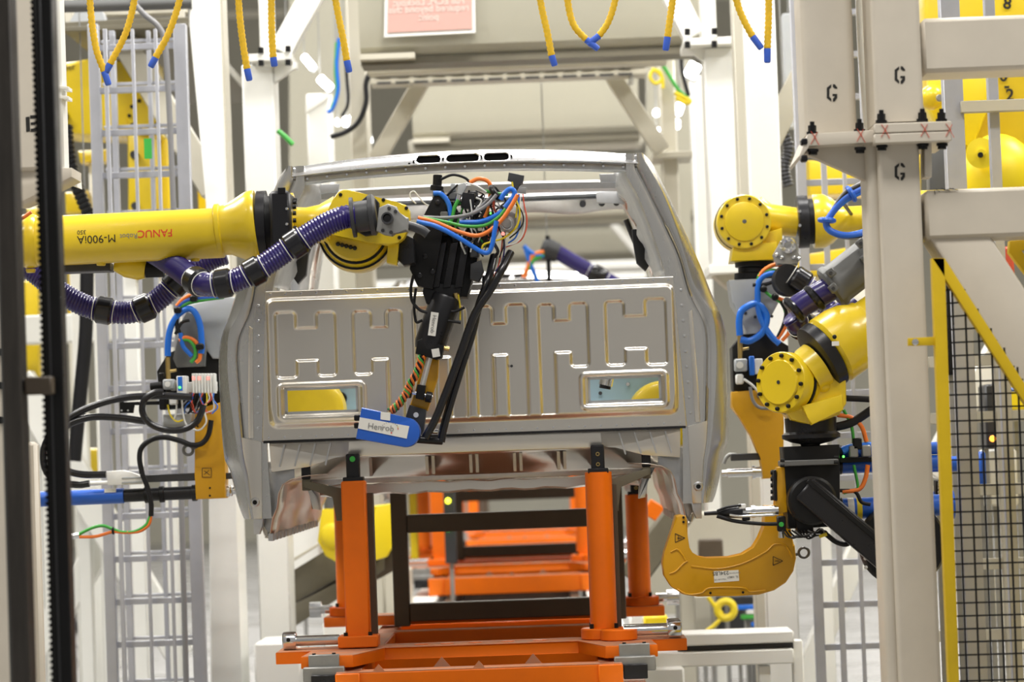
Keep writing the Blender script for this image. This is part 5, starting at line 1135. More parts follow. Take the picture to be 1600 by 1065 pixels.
lean_bar('upright', ALU, ff, 1262, 532, -60, 1600, 15, 13.6, 0.06); lean_bar('upright', ALU, ff, 1400, 532, -60, 1600, 15, 13.6, 0.06)
for x in (1298, 1330, 1362): lean_bar('bar', ALU, ff, x, 532, -60, 1600, 9 if x == 1298 else 6, 13.55, 0.02)
for i in range(19): level_bar('rung', ALU, ff, 20 + i * 66.0, 1310, 1262 + (i - 8) * 2.4, 1400 + (i - 8) * 2.4, 9.5, 13.62)
tr = thing('guard_fence', 'bright aluminium posts and rail before yellow robots, upper right corner', 'fence', Vector((W(1520, 200, 11.4).x, 11.4, 0)), 'aluminium guard frames')
lean_bar('upright', ALU, tr, 1488, 150, -120, 1700, 30, 11.4, 0.08); lean_bar('upright', ALU, tr, 1551, 150, -120, 1700, 16, 11.42, 0.05); lean_bar('upright', ALU, tr, 1618, 150, -120, 1700, 16, 11.42, 0.05)
level_bar('rail', BEIL, tr, 166, 1550, 1500, 1660, 18, 11.36, 0.05)
lr = thing('guard_fence', 'tan framed machine guard behind the black mesh, lower right', 'fence', Vector((W(1520, 800, 12.6).x, 12.6, 0)), 'aluminium guard frames')
for x, w_ in ((1512, 30), (1572, 18), (1640, 18)): lean_bar('upright', BEIL, lr, x, 800, 380, 1700, w_, 12.6, 0.06)
for y in (562, 650, 764, 880, 990): level_bar('rail', BEIL, lr, y, 1560, 1450, 1660, 17, 12.62, 0.05)
# ================================================================== white structural columns
def tilt_col(name, lab, pts, d, depth, m=WHT, cat='column', group='white structural columns'):
    o = px_poly(MB(), pts, d, depth, 0.008).build(name, m, None); return tag(o, lab, cat, group)
wc = thing('steel_column', 'broad white tapered column left of the cab', 'column', Vector((W(330, 700, 14.0).x, 14, 0)), 'white structural columns')
MB().prism([W(286, -60, 14.0), W(338, -60, 14.0), W(366, 700, 14.0), Vector((W(372, 860, 14.0).x, 14.0, 0)), Vector((W(318, 860, 14.0).x, 14.0, 0)), W(322, 320, 14.0)], (0, 0.35, 0), 0.01).build('column', WHT, wc)
MB().prism([W(338, -60, 14.1), W(345, -60, 14.1), W(374, 700, 14.1), W(366, 700, 14.1)], (0, 0.2, 0)).build('edge_flange', BEIL, wc)
wl = thing('steel_column', 'white column with bolted flange and brace above the cab left corner', 'column', Vector((W(405, 700, 14.6).x, 14.6, 0)), 'white structural columns')
vbox('column', WHT, wl, 380, 429, 200, 100, None, 14.6, 0.3, 0.008)
vbox('upper_column', WHT, wl, 405, 425, 50, -80, 84, 14.6, 0.2, 0.006)
bx('flange', WHT, wl, 388, 83, 455, 95, 14.5, 0.4, 0.003); bx('flange', WHT, wl, 400, 96, 432, 101, 14.55, 0.3, 0.002)
MB().beam(W(440, 80, 14.65), W(512, -50, 14.65), 0.12, 30 * S(14.6), up=(0, 1, 0), bev=0.006).build('brace', WHT, wl)
pol('gusset', WHT, wl, [(428, 98), (462, 98), (462, 106), (428, 130)], 14.62, 0.05, 0.002)
for (x, y) in ((408, 79), (450, 77), (408, 99), (450, 98)): MB().cyl(W(x, y + 4, 14.5), W(x, y - 5, 14.5), 4.5 * S(14.5), None, 8).build('bolt', BLK, wl)
MB().tube([W(434, 204, 14.6), W(446, 214, 14.6), W(458, 226, 14.6)], 4 * S(14.6), 8, 5).build('green_lead', GRC, wl)
wr = thing('steel_column', 'white column with bolted flange and brace above the cab right corner', 'column', Vector((W(1120, 430, 14.6).x, 14.6, W(1120, 430, 14.6).z)), 'white structural columns')
vbox('column', WHT, wr, 1104, 1150, 200, 74, 420, 14.6, 0.3, 0.008); vbox('upper_column', WHT, wr, 1096, 1120, 40, -80, 58, 14.6, 0.2, 0.006)
bx('flange', WHT, wr, 1068, 58, 1150, 70, 14.5, 0.4, 0.003)
MB().beam(W(1084, 56, 14.65), W(1030, -50, 14.65), 0.12, 26 * S(14.6), up=(0, 1, 0), bev=0.006).build('brace', WHT, wr)
pol('gusset', WHT, wr, [(1068, 72), (1106, 72), (1106, 102)], 14.62, 0.05, 0.002)
for (x, y) in ((1074, 50), (1116, 49), (1074, 70), (1116, 69)): MB().cyl(W(x, y + 5, 14.5), W(x, y - 5, 14.5), 4.5 * S(14.5), None, 8).build('bolt', BLK, wr)
bx('foot_plate', WHT, wr, 1108, 412, 1180, 426, 14.45, 0.5, 0.003)
pol('foot_bracket', BEIL, wr, [(1112, 428), (1180, 426), (1180, 470), (1160, 468)], 14.6, 0.2, 0.004)
wr2 = thing('steel_column', 'broad smooth white column right of the cab, behind the robots', 'column', Vector((W(1200, 700, 13.9).x, 13.9, 0)), 'white structural columns')
vbox('column', WHT, wr2, 1168, 1218, 200, -80, None, 13.9, 0.3, 0.008); vbox('edge_flange', BEIL, wr2, 1152, 1167, 200, -80, None, 14.0, 0.2, 0.004)
wr3 = tilt_col('diagonal_brace', 'pale diagonal plate between white column and right guard frame', [(1216, 150), (1244, 95), (1246, 175), (1218, 232)], 14.3, 0.08, BEIL, 'brace')
tag(bx('control_cabinet', GREYL, None, 1226, 20, 1246, 200, 15.4, 0.1), 'grey cabinet strip behind the right guard frame', 'cabinet')
lo = thing('steel_column', 'pale column behind the cab window left edge, far back', 'column', Vector((W(560, 300, 17).x, 17, 0)), 'white structural columns')
vbox('column', BEIL, lo, 546, 574, 160, -60, None, 17, 0.3, 0.008)
lo2 = thing('steel_column', 'pale column behind the cab window right edge, far back', 'column', Vector((W(1045, 300, 17).x, 17, 0)), 'white structural columns')
vbox('column', BEIL, lo2, 1032, 1056, 160, -60, None, 17, 0.3, 0.008); bx('seat_plate', BEIL, lo2, 1020, 236, 1082, 246, 16.9, 0.4, 0.003)
wb = thing('steel_column', 'brightly lit white post beyond the cab left corner', 'column', Vector((W(500, 200, 18).x, 18, 0)), 'white structural columns')
vbox('column', WHT, wb, 480, 516, 200, 146, None, 18, 0.3, 0.008)
MB().prism([W(478, 165, 17.98), W(514, 140, 17.98), W(514, 152, 17.98), W(478, 176, 17.98)], (0, 0.3, 0)).build('sloped_cap', WHT, wb)
wb2 = thing('steel_column', 'brightly lit white post beyond the cab right corner', 'column', Vector((W(1092, 200, 18).x, 18, 0)), 'white structural columns')
vbox('column', WHT, wb2, 1082, 1104, 200, 118, None, 18, 0.3, 0.008)
# diagonal white floor braces, lower left and right
for nm, lab, p, q, wpx, d in (('diagonal_brace', 'white diagonal brace running down behind the left guard frame', (30, 590), (285, 1025), 46, 16.0),
                             ('diagonal_brace', 'white diagonal brace leaning the other way, lower left', (185, 812), (60, 1010), 40, 16.3),
                             ('diagonal_brace', 'white diagonal brace behind the right guard frame, low', (1345, 850), (1235, 1110), 34, 15.5),
                             ('diagonal_brace', 'white diagonal brace behind the black mesh, upper one', (1560, 540), (1450, 740), 34, 13.6),
                             ('diagonal_brace', 'white diagonal brace behind the black mesh, lower one', (1470, 780), (1600, 1010), 40, 13.6),
                             ('diagonal_brace', 'beige diagonal brace behind the upper left ropes', (198, 70), (335, 300), 40, 15.0)):
    m = WHT if nm == 'diagonal_brace' and 'beige' not in lab else BEIL
    o = MB().beam(W(*p, d), W(*q, d), 0.15, wpx * S(d), up=(0, 1, 0) if False else (0, 0, 1), bev=0.006).build(nm, m); tag(o, lab, 'brace', 'white diagonal braces')
tag(level_bar('cross_beam', WHT, None, 512, 150, -60, 350, 44, 16.2, 0.2, 0.008), 'white horizontal beam behind the left guard frame', 'beam')
tag(level_bar('cross_beam', WHT, None, 460, 1290, 1225, 1420, 40, 15.8, 0.2, 0.008), 'white horizontal beam behind the right guard frame', 'beam')
# ================================================================== overhead hoods, beams, lamps
ho = thing('overhead_hood', 'pale sheet metal hood with faded red sign, top of the picture', 'hood', W(830, 80, 15.5), 'overhead hoods')
def hood(o, d, x0, x1, ytop, ybot):
    k_ = S(d); zt = W(830, ytop, d).z; zb = W(830, ybot, d).z; a = W(x0, ybot, d).x; b = W(x1, ybot, d).x
    sec = [(0.32, zt), (0.0, zt), (0.0, zb + 0.16), (0.03, zb + 0.05), (0.10, zb), (0.32, zb)]
    rows = [[Vector((a + (b - a) * t, d + y, z)) for y, z in sec] for t in (0, .25, .5, .75, 1)]
    m = MB(); m.surf(rows, close=True); nn = len(sec); m.bm.verts.ensure_lookup_table()
    m.bm.faces.new([m.bm.verts[i] for i in range(nn)]); m.bm.faces.new([m.bm.verts[4 * nn + i] for i in range(nn)][::-1])
    h = m.build('hood_sheet', HOOD, o, 30)
    MB().box(((a + b) / 2, d + 0.2, zb - 0.02), (b - a, 0.24, 0.04)).build('hood_lip', OLV, o)
    MB().box((a + (b - a) * .08, d + 0.08, zb - 0.005), ((b - a) * .16, 0.2, 0.03)).build('hood_clip', BEIL, o)
    return h
h1 = hood(ho, 15.5, 562, 1100, -90, 78)
sg = thing('warning_sign', 'faded red sign with mirrored white lettering and white border', 'sign', W(670, 58, 15.45))
px_poly(MB(), [(603, -84), (741, -90), (743, 51), (600, 58)], 15.46, 0.01).build('sign_border', WPL, sg)
sp_ = px_poly(MB(), [(608, -80), (736, -85), (738, 45), (605, 51)], 15.452, 0.01).build('sign_face', SIGNR, sg)
LETR = mat('faded_white_print', (0.68, 0.55, 0.50), 0.6)
for s_, y, h in (('Full ECPL Lockout', 3, 15), ('required beyond this', 14, 15), ('point', 27, 15)):
    text('lettering', s_, LETR, sg, h * S(15.45), mtx=face_mtx(W(670, y, 15.449), 2.1 - 2.1, True), bold=0.001)
tag(level_bar('overhead_beam', BEIL, None, 98, 810, 574, 1042, 24, 16.2, 0.14, 0.01), 'pale overhead cross beam below the signed hood', 'beam')
tray = thing('cable_tray', 'slotted pale cable tray under the overhead beam', 'cable tray', W(810, 122, 16.6))
for y, n in ((110, 14), (122, 14)):
    level_bar('tray_rail', BEIL, tray, y, 810, 580, 1010, 9, 16.6, 0.2, 0.003)
    for i in range(n):
        x = 600 + i * 29; MB().box(W(x, y + (810 - x) * .0366 - (0), 16.49), (22 * S(16.5), 0.02, 3.4 * S(16.5))).build('tray_slot', DKG, tray)
for x in (640, 985): bx('tray_hanger', STEEL, tray, x - 4, 96, x + 4, 132, 16.55, 0.05, 0.002)
for lab, p, q in (('pale diagonal strut under the overhead beam, left', (668, 112), (588, 250)), ('pale diagonal strut under the overhead beam, right', (945, 100), (1034, 236))):
    tag(MB().beam(W(*p, 16.8), W(*q, 16.8), 0.1, 20 * S(16.8), up=(0, 1, 0), bev=0.005).build('diagonal_strut', BEIL), lab, 'strut', 'overhead struts')
h2 = thing('overhead_hood', 'lower pale hood just above the cab roof', 'hood', W(820, 212, 20.5), 'overhead hoods'); hood(h2, 20.5, 645, 1000, 60, 212)
tag(level_bar('overhead_beam', BEIL, None, 226, 820, 640, 1005, 20, 20.8, 0.3, 0.01), 'pale far cross beam between hood and cab roof', 'beam')
h3 = thing('overhead_hood', 'far pale hood showing through the cab window top', 'hood', W(860, 330, 27), 'overhead hoods'); hood(h3, 27, 560, 1120, 248, 345)
h4 = thing('overhead_hood', 'farthest pale hood showing through the cab window', 'hood', W(860, 420, 36), 'overhead hoods'); hood(h4, 36, 560, 1120, 360, 402)
for lab, x0, x1 in (('lit sheet metal side wall above the cab left corner', 452, 560), ('lit sheet metal side wall above the cab right corner', 1010, 1080)):
    a = W(x0, 100, 22); b = W(x1, 100, 19) if x0 < 800 else W(x1, 100, 22)
    tag(px_poly(MB(), [(x0, -80), (x1, -80), (x1, 960), (x0, 960)], 23, 0.1).build('sheet_wall', HOOD), lab, 'panel', 'sheet metal side walls')
# luminaires
def lumin(lab, x, y, d, w_, h_, ang):
    t = thing('strip_lamp', lab, 'lamp', W(x, y, d), 'glowing strip lamps'); R = Matrix.Rotation(math.radians(ang), 3, 'Y')
    MB().box(W(x, y, d), (w_ * S(d), 0.06, h_ * S(d)), R, 0.01).build('lamp_tube', LAMPM, t)
    MB().box(W(x, y, d) + Vector((0, 0.07, 0)), (w_ * 1.15 * S(d), 0.06, h_ * 1.1 * S(d)), R, 0.01).build('lamp_housing', GREYL, t)
for lab, x, y, d, w_, h_, ang in (('strip lamp beside the rope right of the left white column', 482, 97, 17.6, 26, 11, 52), ('strip lamp just below the first, by the bright post', 508, 130, 17.6, 26, 13, 45),
    ('small lamp, middle of three above the cab left corner', 540, 190, 19, 9, 14, 15), ('small lamp, right of three above the cab left corner', 552, 186, 19, 9, 14, -20), ('small lamp, leftmost of three above the cab left corner', 527, 191, 19, 6, 10, 0),
    ('lone small lamp close above the cab roof, left', 575, 216, 19, 11, 16, -12), ('lamp by the flange of the right white column', 1082, 110, 17, 20, 24, 30),
    ('upper lamp of the pair beside the right white column', 1061, 170, 19, 12, 18, 20), ('lower lamp of the pair beside the right white column', 1057, 194, 19, 10, 14, 0),
    ('lamp above the cab roof near its right end', 1026, 205, 20, 14, 9, 0), ('faint upper lamp left of the right strut foot', 1026, 176, 20, 10, 9, 0), ('lamp at the upper left corner above the brace', 444, 52, 17, 8, 14, 30)):
    lumin(lab, x, y, d, w_, h_, ang)
# hanging leads
for lab, m, pts, r in (('teal and blue air lines hanging left of the hood', BLU, ((530, 60), (526, 100), (528, 140), (520, 168), (512, 176)), 3.4), ('green air line hanging left of the hood', GRC, ((526, 66), (524, 110), (526, 145), (516, 172)), 2.6),
                       ('thin dark cable beside the hanging air lines', RUB, ((538, 70), (542, 120), (544, 160), (534, 182)), 2.6), ('thick black cable looping down from the cable tray', RUB, ((580, 108), (572, 130), (572, 160), (560, 190), (540, 206), (516, 214)), 4.2),
                       ('green cable hanging right of the cable tray', GRC, ((1030, 92), (1044, 115), (1060, 140), (1080, 158)), 3.2), ('dark cable hanging beside the right white column', RUB, ((1064, 60), (1066, 110), (1076, 150)), 3.2)):
    tag(pxt('hanging_cable', m, None, pts, 16.9, r, 8, 6), lab, 'cable', 'hanging cables')
tag(pxt('cable_coil', YLC, None, [(1018, 108), (1030, 112), (1034, 124), (1024, 130), (1016, 120), (1022, 110), (1034, 120), (1036, 138)], 16.9, 3, 8, 6), 'yellow cable coil hanging from the cable tray end', 'cable', 'hanging cables')
tag(pxt('cable_coil', YLC, None, [(1054, 145), (1066, 150), (1078, 158), (1070, 160), (1056, 152)], 16.9, 4, 8, 6), 'yellow cable coil beside the green cable', 'cable', 'hanging cables')
# ================================================================== ropes with blue taped ends
for lab, pts, (tx, ty) in (
    ('yellow rope, leftmost of the pair whose blue ends cross', ((139, -40), (142, 20), (150, 75), (163, 112)), (170, 133)),
    ('yellow rope, right one of the pair whose blue ends cross', ((214, -40), (208, 10), (195, 55), (172, 100)), (164, 115)),
    ('yellow rope with frayed blue end before the guard frame', ((288, -40), (278, 10), (262, 55), (243, 90)), (235, 105)),
    ('yellow rope before the broad white left column', ((371, -40), (374, 20), (380, 70), (386, 108)), (390, 126)),
    ('yellow rope touching the left white flange', ((424, -40), (424, 20), (425, 60), (427, 90)), (429, 104)),
    ('yellow rope left of the red sign', ((518, -40), (526, 10), (535, 55), (542, 95)), (546, 113)),
    ('yellow rope hanging alone right of the red sign', ((838, -40), (846, 10), (855, 50), (862, 87)), (867, 103)),
    ('yellow rope, left one of the crossing pair over the cab', ((884, -40), (888, 8), (897, 40), (916, 62)), (935, 77)),
    ('yellow rope, right one of the crossing pair over the cab', ((968, -40), (960, 5), (950, 35), (936, 56)), (918, 70)),
    ('yellow rope left of the right brace', ((1056, -40), (1051, 0), (1046, 35), (1043, 58)), (1040, 79)),
    ('yellow rope, left one at the broad right column', ((1144, -40), (1152, 5), (1164, 35), (1176, 57)), (1190, 76)),
    ('yellow rope, right one at the broad right column', ((1201, -40), (1201, 20), (1200, 50), (1199, 76)), (1199, 98))):
    d = 10.9; t = thing('hanging_rope', lab, 'rope', W(pts[0][0], pts[0][1], d), 'yellow hanging ropes')
    P = [W(x, y, d) for x, y in pts]
    MB().tube(P, 5.3 * S(d), 10, 8, (7 * S(d), 0.6 * S(d))).build('rope', ROPE, t, 60)
    e0 = P[-1]; e1 = W(tx, ty, d); MB().lathe(e0, e1 - e0, [(0, 5.5 * S(d)), ((e1 - e0).length * .9, 5.2 * S(d)), ((e1 - e0).length, 4 * S(d))], 10).build('taped_end', BLUE, t)
    MB().box((P[0].x, d, P[0].z + 0.02), (0.05, 0.05, 0.05)).build('hook', STEEL, t)
tag(MB().beam(W(60, -48, 10.9), W(1330, -52, 10.9), 0.06, 0.06).build('rope_rail', ALU), 'rail above the picture that carries the ropes', 'rail')
tag(pxt('grey_pipe', GREYP, None, [(95, 10), (180, 8), (300, 4)], 14.0, 10, 12, 2), 'dark pipe crossing the top of the left guard frame', 'pipe')
# ================================================================== yellow robots and machines further back
def blob_robot(lab, d, parts, ped=None):
    t = thing('welding_robot', lab, 'robot', Vector((W(parts[0][1][0][0], 700, d).x, d, 0)), 'yellow industrial robots')
    for nm, pts, dep in parts: pol(nm, YEL, t, pts, d, dep, 0.03)
    for (x, y) in ped or (): p = W(x, y, d + .12); MB().box((p.x, d + .12, p.z / 2), (0.07, 0.1, p.z), None, 0.004).build('pedestal', WHT, t)
    return t
rb = blob_robot('yellow robot body behind the upper left guard frame', 15.2, [('shoulder', [(94, 98), (140, 92), (240, 92), (244, 205), (232, 214), (100, 210)], 0.4), ('lower_arm', [(198, 205), (236, 205), (238, 420), (200, 420)], 0.3)], [(204, 415)])
text('lettering', 'eifer', INK, rb, 14 * S(15.2), mtx=face_mtx(W(105, 106, 15.195), 8))
MB().lathe(W(226, 180, 15.15), (0, 1, 0), [(0, 26 * S(15.2)), (0.06, 30 * S(15.2))], 28).build('joint_disc', YEL, rb)
bolt_ring(rb, W(226, 180, 15.15), (0, -1, 0), 24 * S(15.2), 10, 3 * S(15.2), 0.01)
for (x, y) in ((101, 181), (210, 242), (212, 322)): MB().lathe(W(x, y, 15.19), (0, -1, 0), [(0, 7 * S(15.2)), (0.03, 6 * S(15.2))], 12).build('hub', DKG, rb)
blob_robot('narrow yellow robot arm behind the left guard frame', 15.6, [('arm', [(243, 205), (262, 205), (266, 430), (244, 430)], 0.25)], [(257, 425)])
blob_robot('yellow robot edge between guard frame and broad left column', 15.8, [('arm', [(306, 260), (330, 250), (352, 420), (312, 420)], 0.25)], [(340, 415)])
blob_robot('yellow robot behind the arm collar at the left edge', 16.5, [('arm', [(30, 440), (60, 430), (62, 600), (36, 600)], 0.25), ('elbow', [(40, 325), (75, 318), (80, 345), (42, 350)], 0.25)], [(54, 595), (62, 345)])
blob_robot('yellow robot parts between black post and left guard frame', 16.8, [('arm', [(104, 420), (128, 420), (130, 500), (104, 500)], 0.2), ('base', [(118, 700), (160, 700), (160, 740), (118, 742)], 0.3)], [(118, 495), (150, 735)])
blob_robot('yellow robot parts low between the guard frame bars', 17.0, [('arm', [(250, 560), (275, 560), (282, 830), (262, 830)], 0.2)], [(272, 825)])
blob_robot('yellow robot link above the black drag chain', 16.0, [('link', [(100, 300), (135, 296), (140, 332), (102, 334)], 0.3), ('link', [(120, 235), (165, 232), (165, 252), (124, 254)], 0.2)], [(118, 330), (150, 250)])
dc = thing('drag_chain', 'black drag chain hanging behind the upper left guard frame', 'drag chain', W(110, 340, 14.6))
for i in range(20):
    t = i / 19; x = 104 + 36 * t * t + 4 * t; y = 200 + 145 * t
    MB().box(W(x, y, 14.6), (18 * S(14.6), 0.08, 6.4 * S(14.6)), Matrix.Rotation(-0.25 - 0.3 * t, 3, 'Y'), 0.003).build('chain_link', BLK, dc)
tag(bx('green_tag', GREEND, None, 225, 216, 237, 248, 13.5, 0.01, 0), 'small green tag on the left guard frame', 'tag')
tag(pxt('vertical_pipe', RUB, None, [(136, 420), (134, 520), (126, 610), (116, 720)], 14.8, 11, 14, 6), 'thick black pipe left of the left guard frame', 'pipe')
u = thing('welding_robot', 'big yellow robots with black numerals behind the upper right posts', 'robot', Vector((W(1540, 700, 12.6).x, 12.6, 0)), 'yellow industrial robots')
pol('arm_housing', YEL, u, [(1444, -60), (1700, -60), (1700, 260), (1500, 300), (1444, 120)], 12.9, 0.3, 0.03)
pol('arm_plate', YELB, u, [(1452, 112), (1540, 108), (1548, 160), (1520, 235), (1466, 200), (1450, 165)], 12.8, 0.1, 0.02)
MB().sphere(W(1560, 280, 12.6), 62 * S(12.6), 26, (1, 0.8, 1.15)).build('motor_dome', YELB, u)
MB().lathe(W(1534, 240, 12.45), (-0.2, -1, 0), [(0, 22 * S(12.5)), (0.03, 24 * S(12.5)), (0.034, 6 * S(12.5)), (0.05, 6 * S(12.5))], 26).build('joint_cap', YELB, u)
MB().lathe(W(1532, 242, 12.39), (-0.2, -1, 0), [(0, 4.6 * S(12.5)), (0.012, 4 * S(12.5))], 12).build('cap_plug', BLK, u)
MB().sphere(W(1456, 152, 12.7), 20 * S(12.6), 18).build('joint_ball', YEL, u); MB().lathe(W(1468, 153, 12.62), (0, -1, 0), [(0, 6 * S(12.6)), (0.02, 5 * S(12.6))], 10).build('joint_bolt', GREYM, u)
for s_, x, y, a in (('0', 1568, 119, -4), ('-', 1573, 134, 0), ('2', 1578, 149, -4), ('8', 1574, 6, -10)): text('numeral', s_, INK, u, 26 * S(12.8), mtx=face_mtx(W(x, y, 12.885), a), bold=0.002)
pol('black_sleeve', DKG, u, [(1508, 250), (1520, 240), (1530, 300), (1512, 300)], 12.7, 0.1, 0.01); pol('grey_guard', GREYP, u, [(1452, 230), (1486, 225), (1486, 300), (1452, 300)], 12.2, 0.1, 0.01)
blob_robot('yellow machine behind the right guard frame beside the gusset', 15.0, [('housing', [(1262, 250), (1440, 240), (1440, 300), (1264, 306)], 0.3), ('arm', [(1240, 400), (1360, 380), (1360, 430), (1240, 432)], 0.3)], [(1400, 300), (1270, 425)])
tag(pxt('drag_chain', DKG, None, [(1224, 205), (1232, 232), (1226, 262), (1232, 292)], 14.8, 8, 8, 6, (6 * S(14.8), 1.2 * S(14.8))), 'dark cable chain between white column and right guard frame', 'drag chain')
# machine parts behind the mesh door
for lab, x0, x1, y, r, d in (('blue cylinder behind the mesh, upper', 1440, 1500, 726, 12, 11.6), ('thick blue cylinder behind the mesh, lower', 1440, 1490, 790, 22, 11.6)):
    t = thing('blue_cylinder', lab, 'cylinder', W(x0, y, d), 'blue cylinders behind the mesh')
    MB().cyl(W(x0, y, d), W(x1, y - 2, d), r * S(d), None, 22).build('tube', BLUB, t); MB().cyl(W(x0 - 60, y + 1, d), W(x0, y, d), r * 0.95 * S(d), None, 22).build('rod_end', BLKM, t)
bxn = bx('nameplate', BLK, None, 1462, 750, 1476, 772, 11.4, 0.06, 0.003); tag(bxn, 'black nameplate box between the blue cylinders', 'nameplate'); text('lettering', 'Henrob', WPL, bxn, 9 * S(11.4), mtx=face_mtx(W(1468, 761, 11.397), -92))
for lab, m, q, d, dep in (('white cabinet behind the lower mesh', WHT, (1545, 702, 1590, 790), 13.2, 0.3), ('dark robot sleeve behind the mesh', DKG, (1540, 600, 1556, 700), 13.0, 0.2), ('black block high behind the mesh post', BLK, (1478, 440, 1496, 585), 11.9, 0.1),
                          ('white panel behind the upper mesh', WHT, (1476, 455, 1520, 540), 14.0, 0.05), ('blue strip panel behind the mesh', BLUB, (1530, 705, 1541, 760), 12.9, 0.1), ('yellow machine corner behind the mesh', YELB, (1560, 600, 1640, 640), 14.2, 0.3), ('blue rail behind the mesh', BLUB, (1548, 605, 1600, 612), 13.5, 0.05), ('red box behind the beige brace', REDC, (1555, 385, 1585, 440), 12.4, 0.1)):
    tag(bx('machine_part', m, None, *q, d, dep, 0.01), lab, 'machine part', 'machine parts behind the mesh')
MB_l = MB().lathe(W(1551, 685, 12.9), (0, -1, 0), [(0, 5 * S(12.9)), (0.01, 4 * S(12.9))], 14); tag(MB_l.build('beacon', mat('amber_lamp', (1, .3, .02), .4, emit=(1, .3, .03), estr=3)), 'small glowing amber lamp behind the mesh', 'lamp')
# ================================================================== behind and under the cab
oc = thing('conveyor', 'olive inclined conveyor beam left of the nearest left post', 'conveyor', Vector((W(480, 900, 15.3).x, 15.3, 0)))
pol('side_beam', OLV, oc, [(434, 905), (495, 868), (600, 800), (628, 783), (628, 845), (600, 862), (434, 957)], 15.3, 0.06, 0.006)
pol('lower_beam', BRN, oc, [(434, 957), (600, 862), (628, 845), (628, 884), (600, 900), (434, 980)], 15.36, 0.06, 0.004)
pol('top_edge', BEIL, oc, [(434, 886), (496, 849), (496, 853), (434, 892)], 15.25, 0.08, 0.002)
pol('under_beam', OLV, oc, [(434, 957), (600, 872), (600, 890), (434, 995)], 15.24, 0.03, 0.004)
MB().box((W(560, 850, 15.5).x, 15.5, 0.6), (0.1, 0.1, 1.2)).build('support_leg', OLV, oc)
lg = thing('rivet_gun', 'yellow C-shaped gun jaw behind the left orange post', 'tool', W(555, 880, 15.0), 'rivet guns at the cab')
px_poly(MB(), [(502, 795), (535, 792), (536, 838), (545, 850), (565, 852), (580, 840), (584, 790), (614, 786), (615, 850), (604, 870), (570, 881), (532, 882), (508, 868), (496, 845)], 15.0, 0.14, 0.01).build('c_jaw', YELB, lg)
MB().sphere(W(520, 836, 14.98), 20 * S(15), 16, (1, .4, 1)).build('jaw_boss', YELB, lg); MB().cyl(W(520, 795, 15.05), W(520, 740, 15.05), 14 * S(15), None, 16).build('gun_shaft', GREYP, lg); bx('gun_body', GREYP, lg, 574, 790, 606, 830, 15.2, 0.2, 0.01)
for lab, m, q, d, dep in (('pale box on the floor left of the skid', WHT, (398, 1004, 470, 1100), 13.9, 0.5), ('white block under the second skid plate, left', WHT, (505, 970, 560, 1020), 14.2, 0.3), ('pale cabinet far behind the left post', BEIL, (600, 890, 640, 960), 17.0, 0.4),
                          ('white panel far behind below the cab left corner', WHT, (440, 800, 500, 905), 19, 0.2), ('grey machine housing behind the right C-jaw', BEIL, (1075, 800, 1200, 880), 16.5, 0.4), ('dark opening frame behind the right C-jaw', BRN, (1092, 842, 1130, 880), 16.2, 0.1), ('grey machine base under the right C-jaw', BEIL, (1060, 930, 1120, 985), 17.6, 0.4),
                          ('dark machine base behind the hose reel', DKG, (1122, 930, 1195, 990), 17.2, 0.3), ('yellow block right of the second skid plate', YELB, (1006, 962, 1044, 992), 14.4, 0.2), ('white block beside the yellow one under the skid plate', WHT, (984, 960, 1006, 990), 14.4, 0.2)):
    tag(bx('machine_part', m, None, *q, d, dep, 0.01), lab, 'machine part', 'machine parts around the skids')
tag(MB().beam(W(1070, 790, 15.2), W(985, 905, 15.2), 0.2, 44 * S(15.2), bev=0.01).build('inclined_beam', OLV), 'olive inclined beam right of the rear orange posts', 'beam')
tag(MB().beam(W(1010, 790, 15.6), W(1062, 822, 15.6), 0.1, 26 * S(15.6), bev=0.006).build('orange_link', ORG), 'short orange sloping arm right of the rear posts', 'arm')
bn = thing('transfer_bench', 'white bench with dark slot, right of the nearest skid', 'bench', Vector((W(1120, 1065, 13.0).x, 13.0, 0)))
bx('top_rail', WHT, bn, 1066, 988, 1240, 1006, 13.0, 0.3, 0.006); bx('slot', DKG, bn, 1060, 1007, 1240, 1016, 13.05, 0.1, 0.002); bx('lower_rail', WHT, bn, 1000, 1017, 1240, 1040, 13.0, 0.2, 0.006)
vbox('leg', WHT, bn, 1186, 1204, 1050, 1040, None, 13.05, 0.1, 0.004); vbox('leg', WHT, bn, 1240, 1256, 1050, 1000, None, 13.05, 0.1, 0.004)
bx('foot_box', WHT, bn, 1000, 1044, 1072, 1200, 12.9, 0.4, 0.01)
rl = thing('hose_reel', 'yellow air hose coil hanging under the right C-jaw', 'hose', W(1132, 975, 16.2))
MB().torus(W(1134, 952, 16.2), (0.1, 1, 0), 13 * S(16.2), 6 * S(16.2), 22, 8).build('coil', YLC, rl); pxt('hose_tail', YLC, rl, [(1106, 932), (1118, 948), (1128, 960), (1118, 975), (1098, 990)], 16.2, 3.4, 8, 6)
for i, (m, y) in enumerate(((BLU, 945), (GRC, 960), (WPL, 952), (BLU, 972))): tag(bx('connector', m, None, 1150 + 8 * i, y, 1182, y + 7, 16.6, 0.05, 0.004), ('upper blue connector beside the yellow hose coil', 'green connector beside the yellow hose coil', 'white connector beside the yellow hose coil', 'lower blue connector beside the yellow hose coil')[i], 'connector', 'connectors by the hose coil')
sl = thing('signal_lamp', 'upright lamp box with yellow and green lights behind the frame', 'lamp', W(703, 850, 17.8)); bx('lamp_box', DKG, sl, 694, 760, 712, 880, 17.8, 0.08, 0.004)
for y, m in ((782, LEDY), (825, LEDG)): MB().lathe(W(700, y, 17.79), (0, -1, 0), [(0, 4.4 * S(17.8)), (0.02, 3 * S(17.8))], 12).build('light', m, sl)
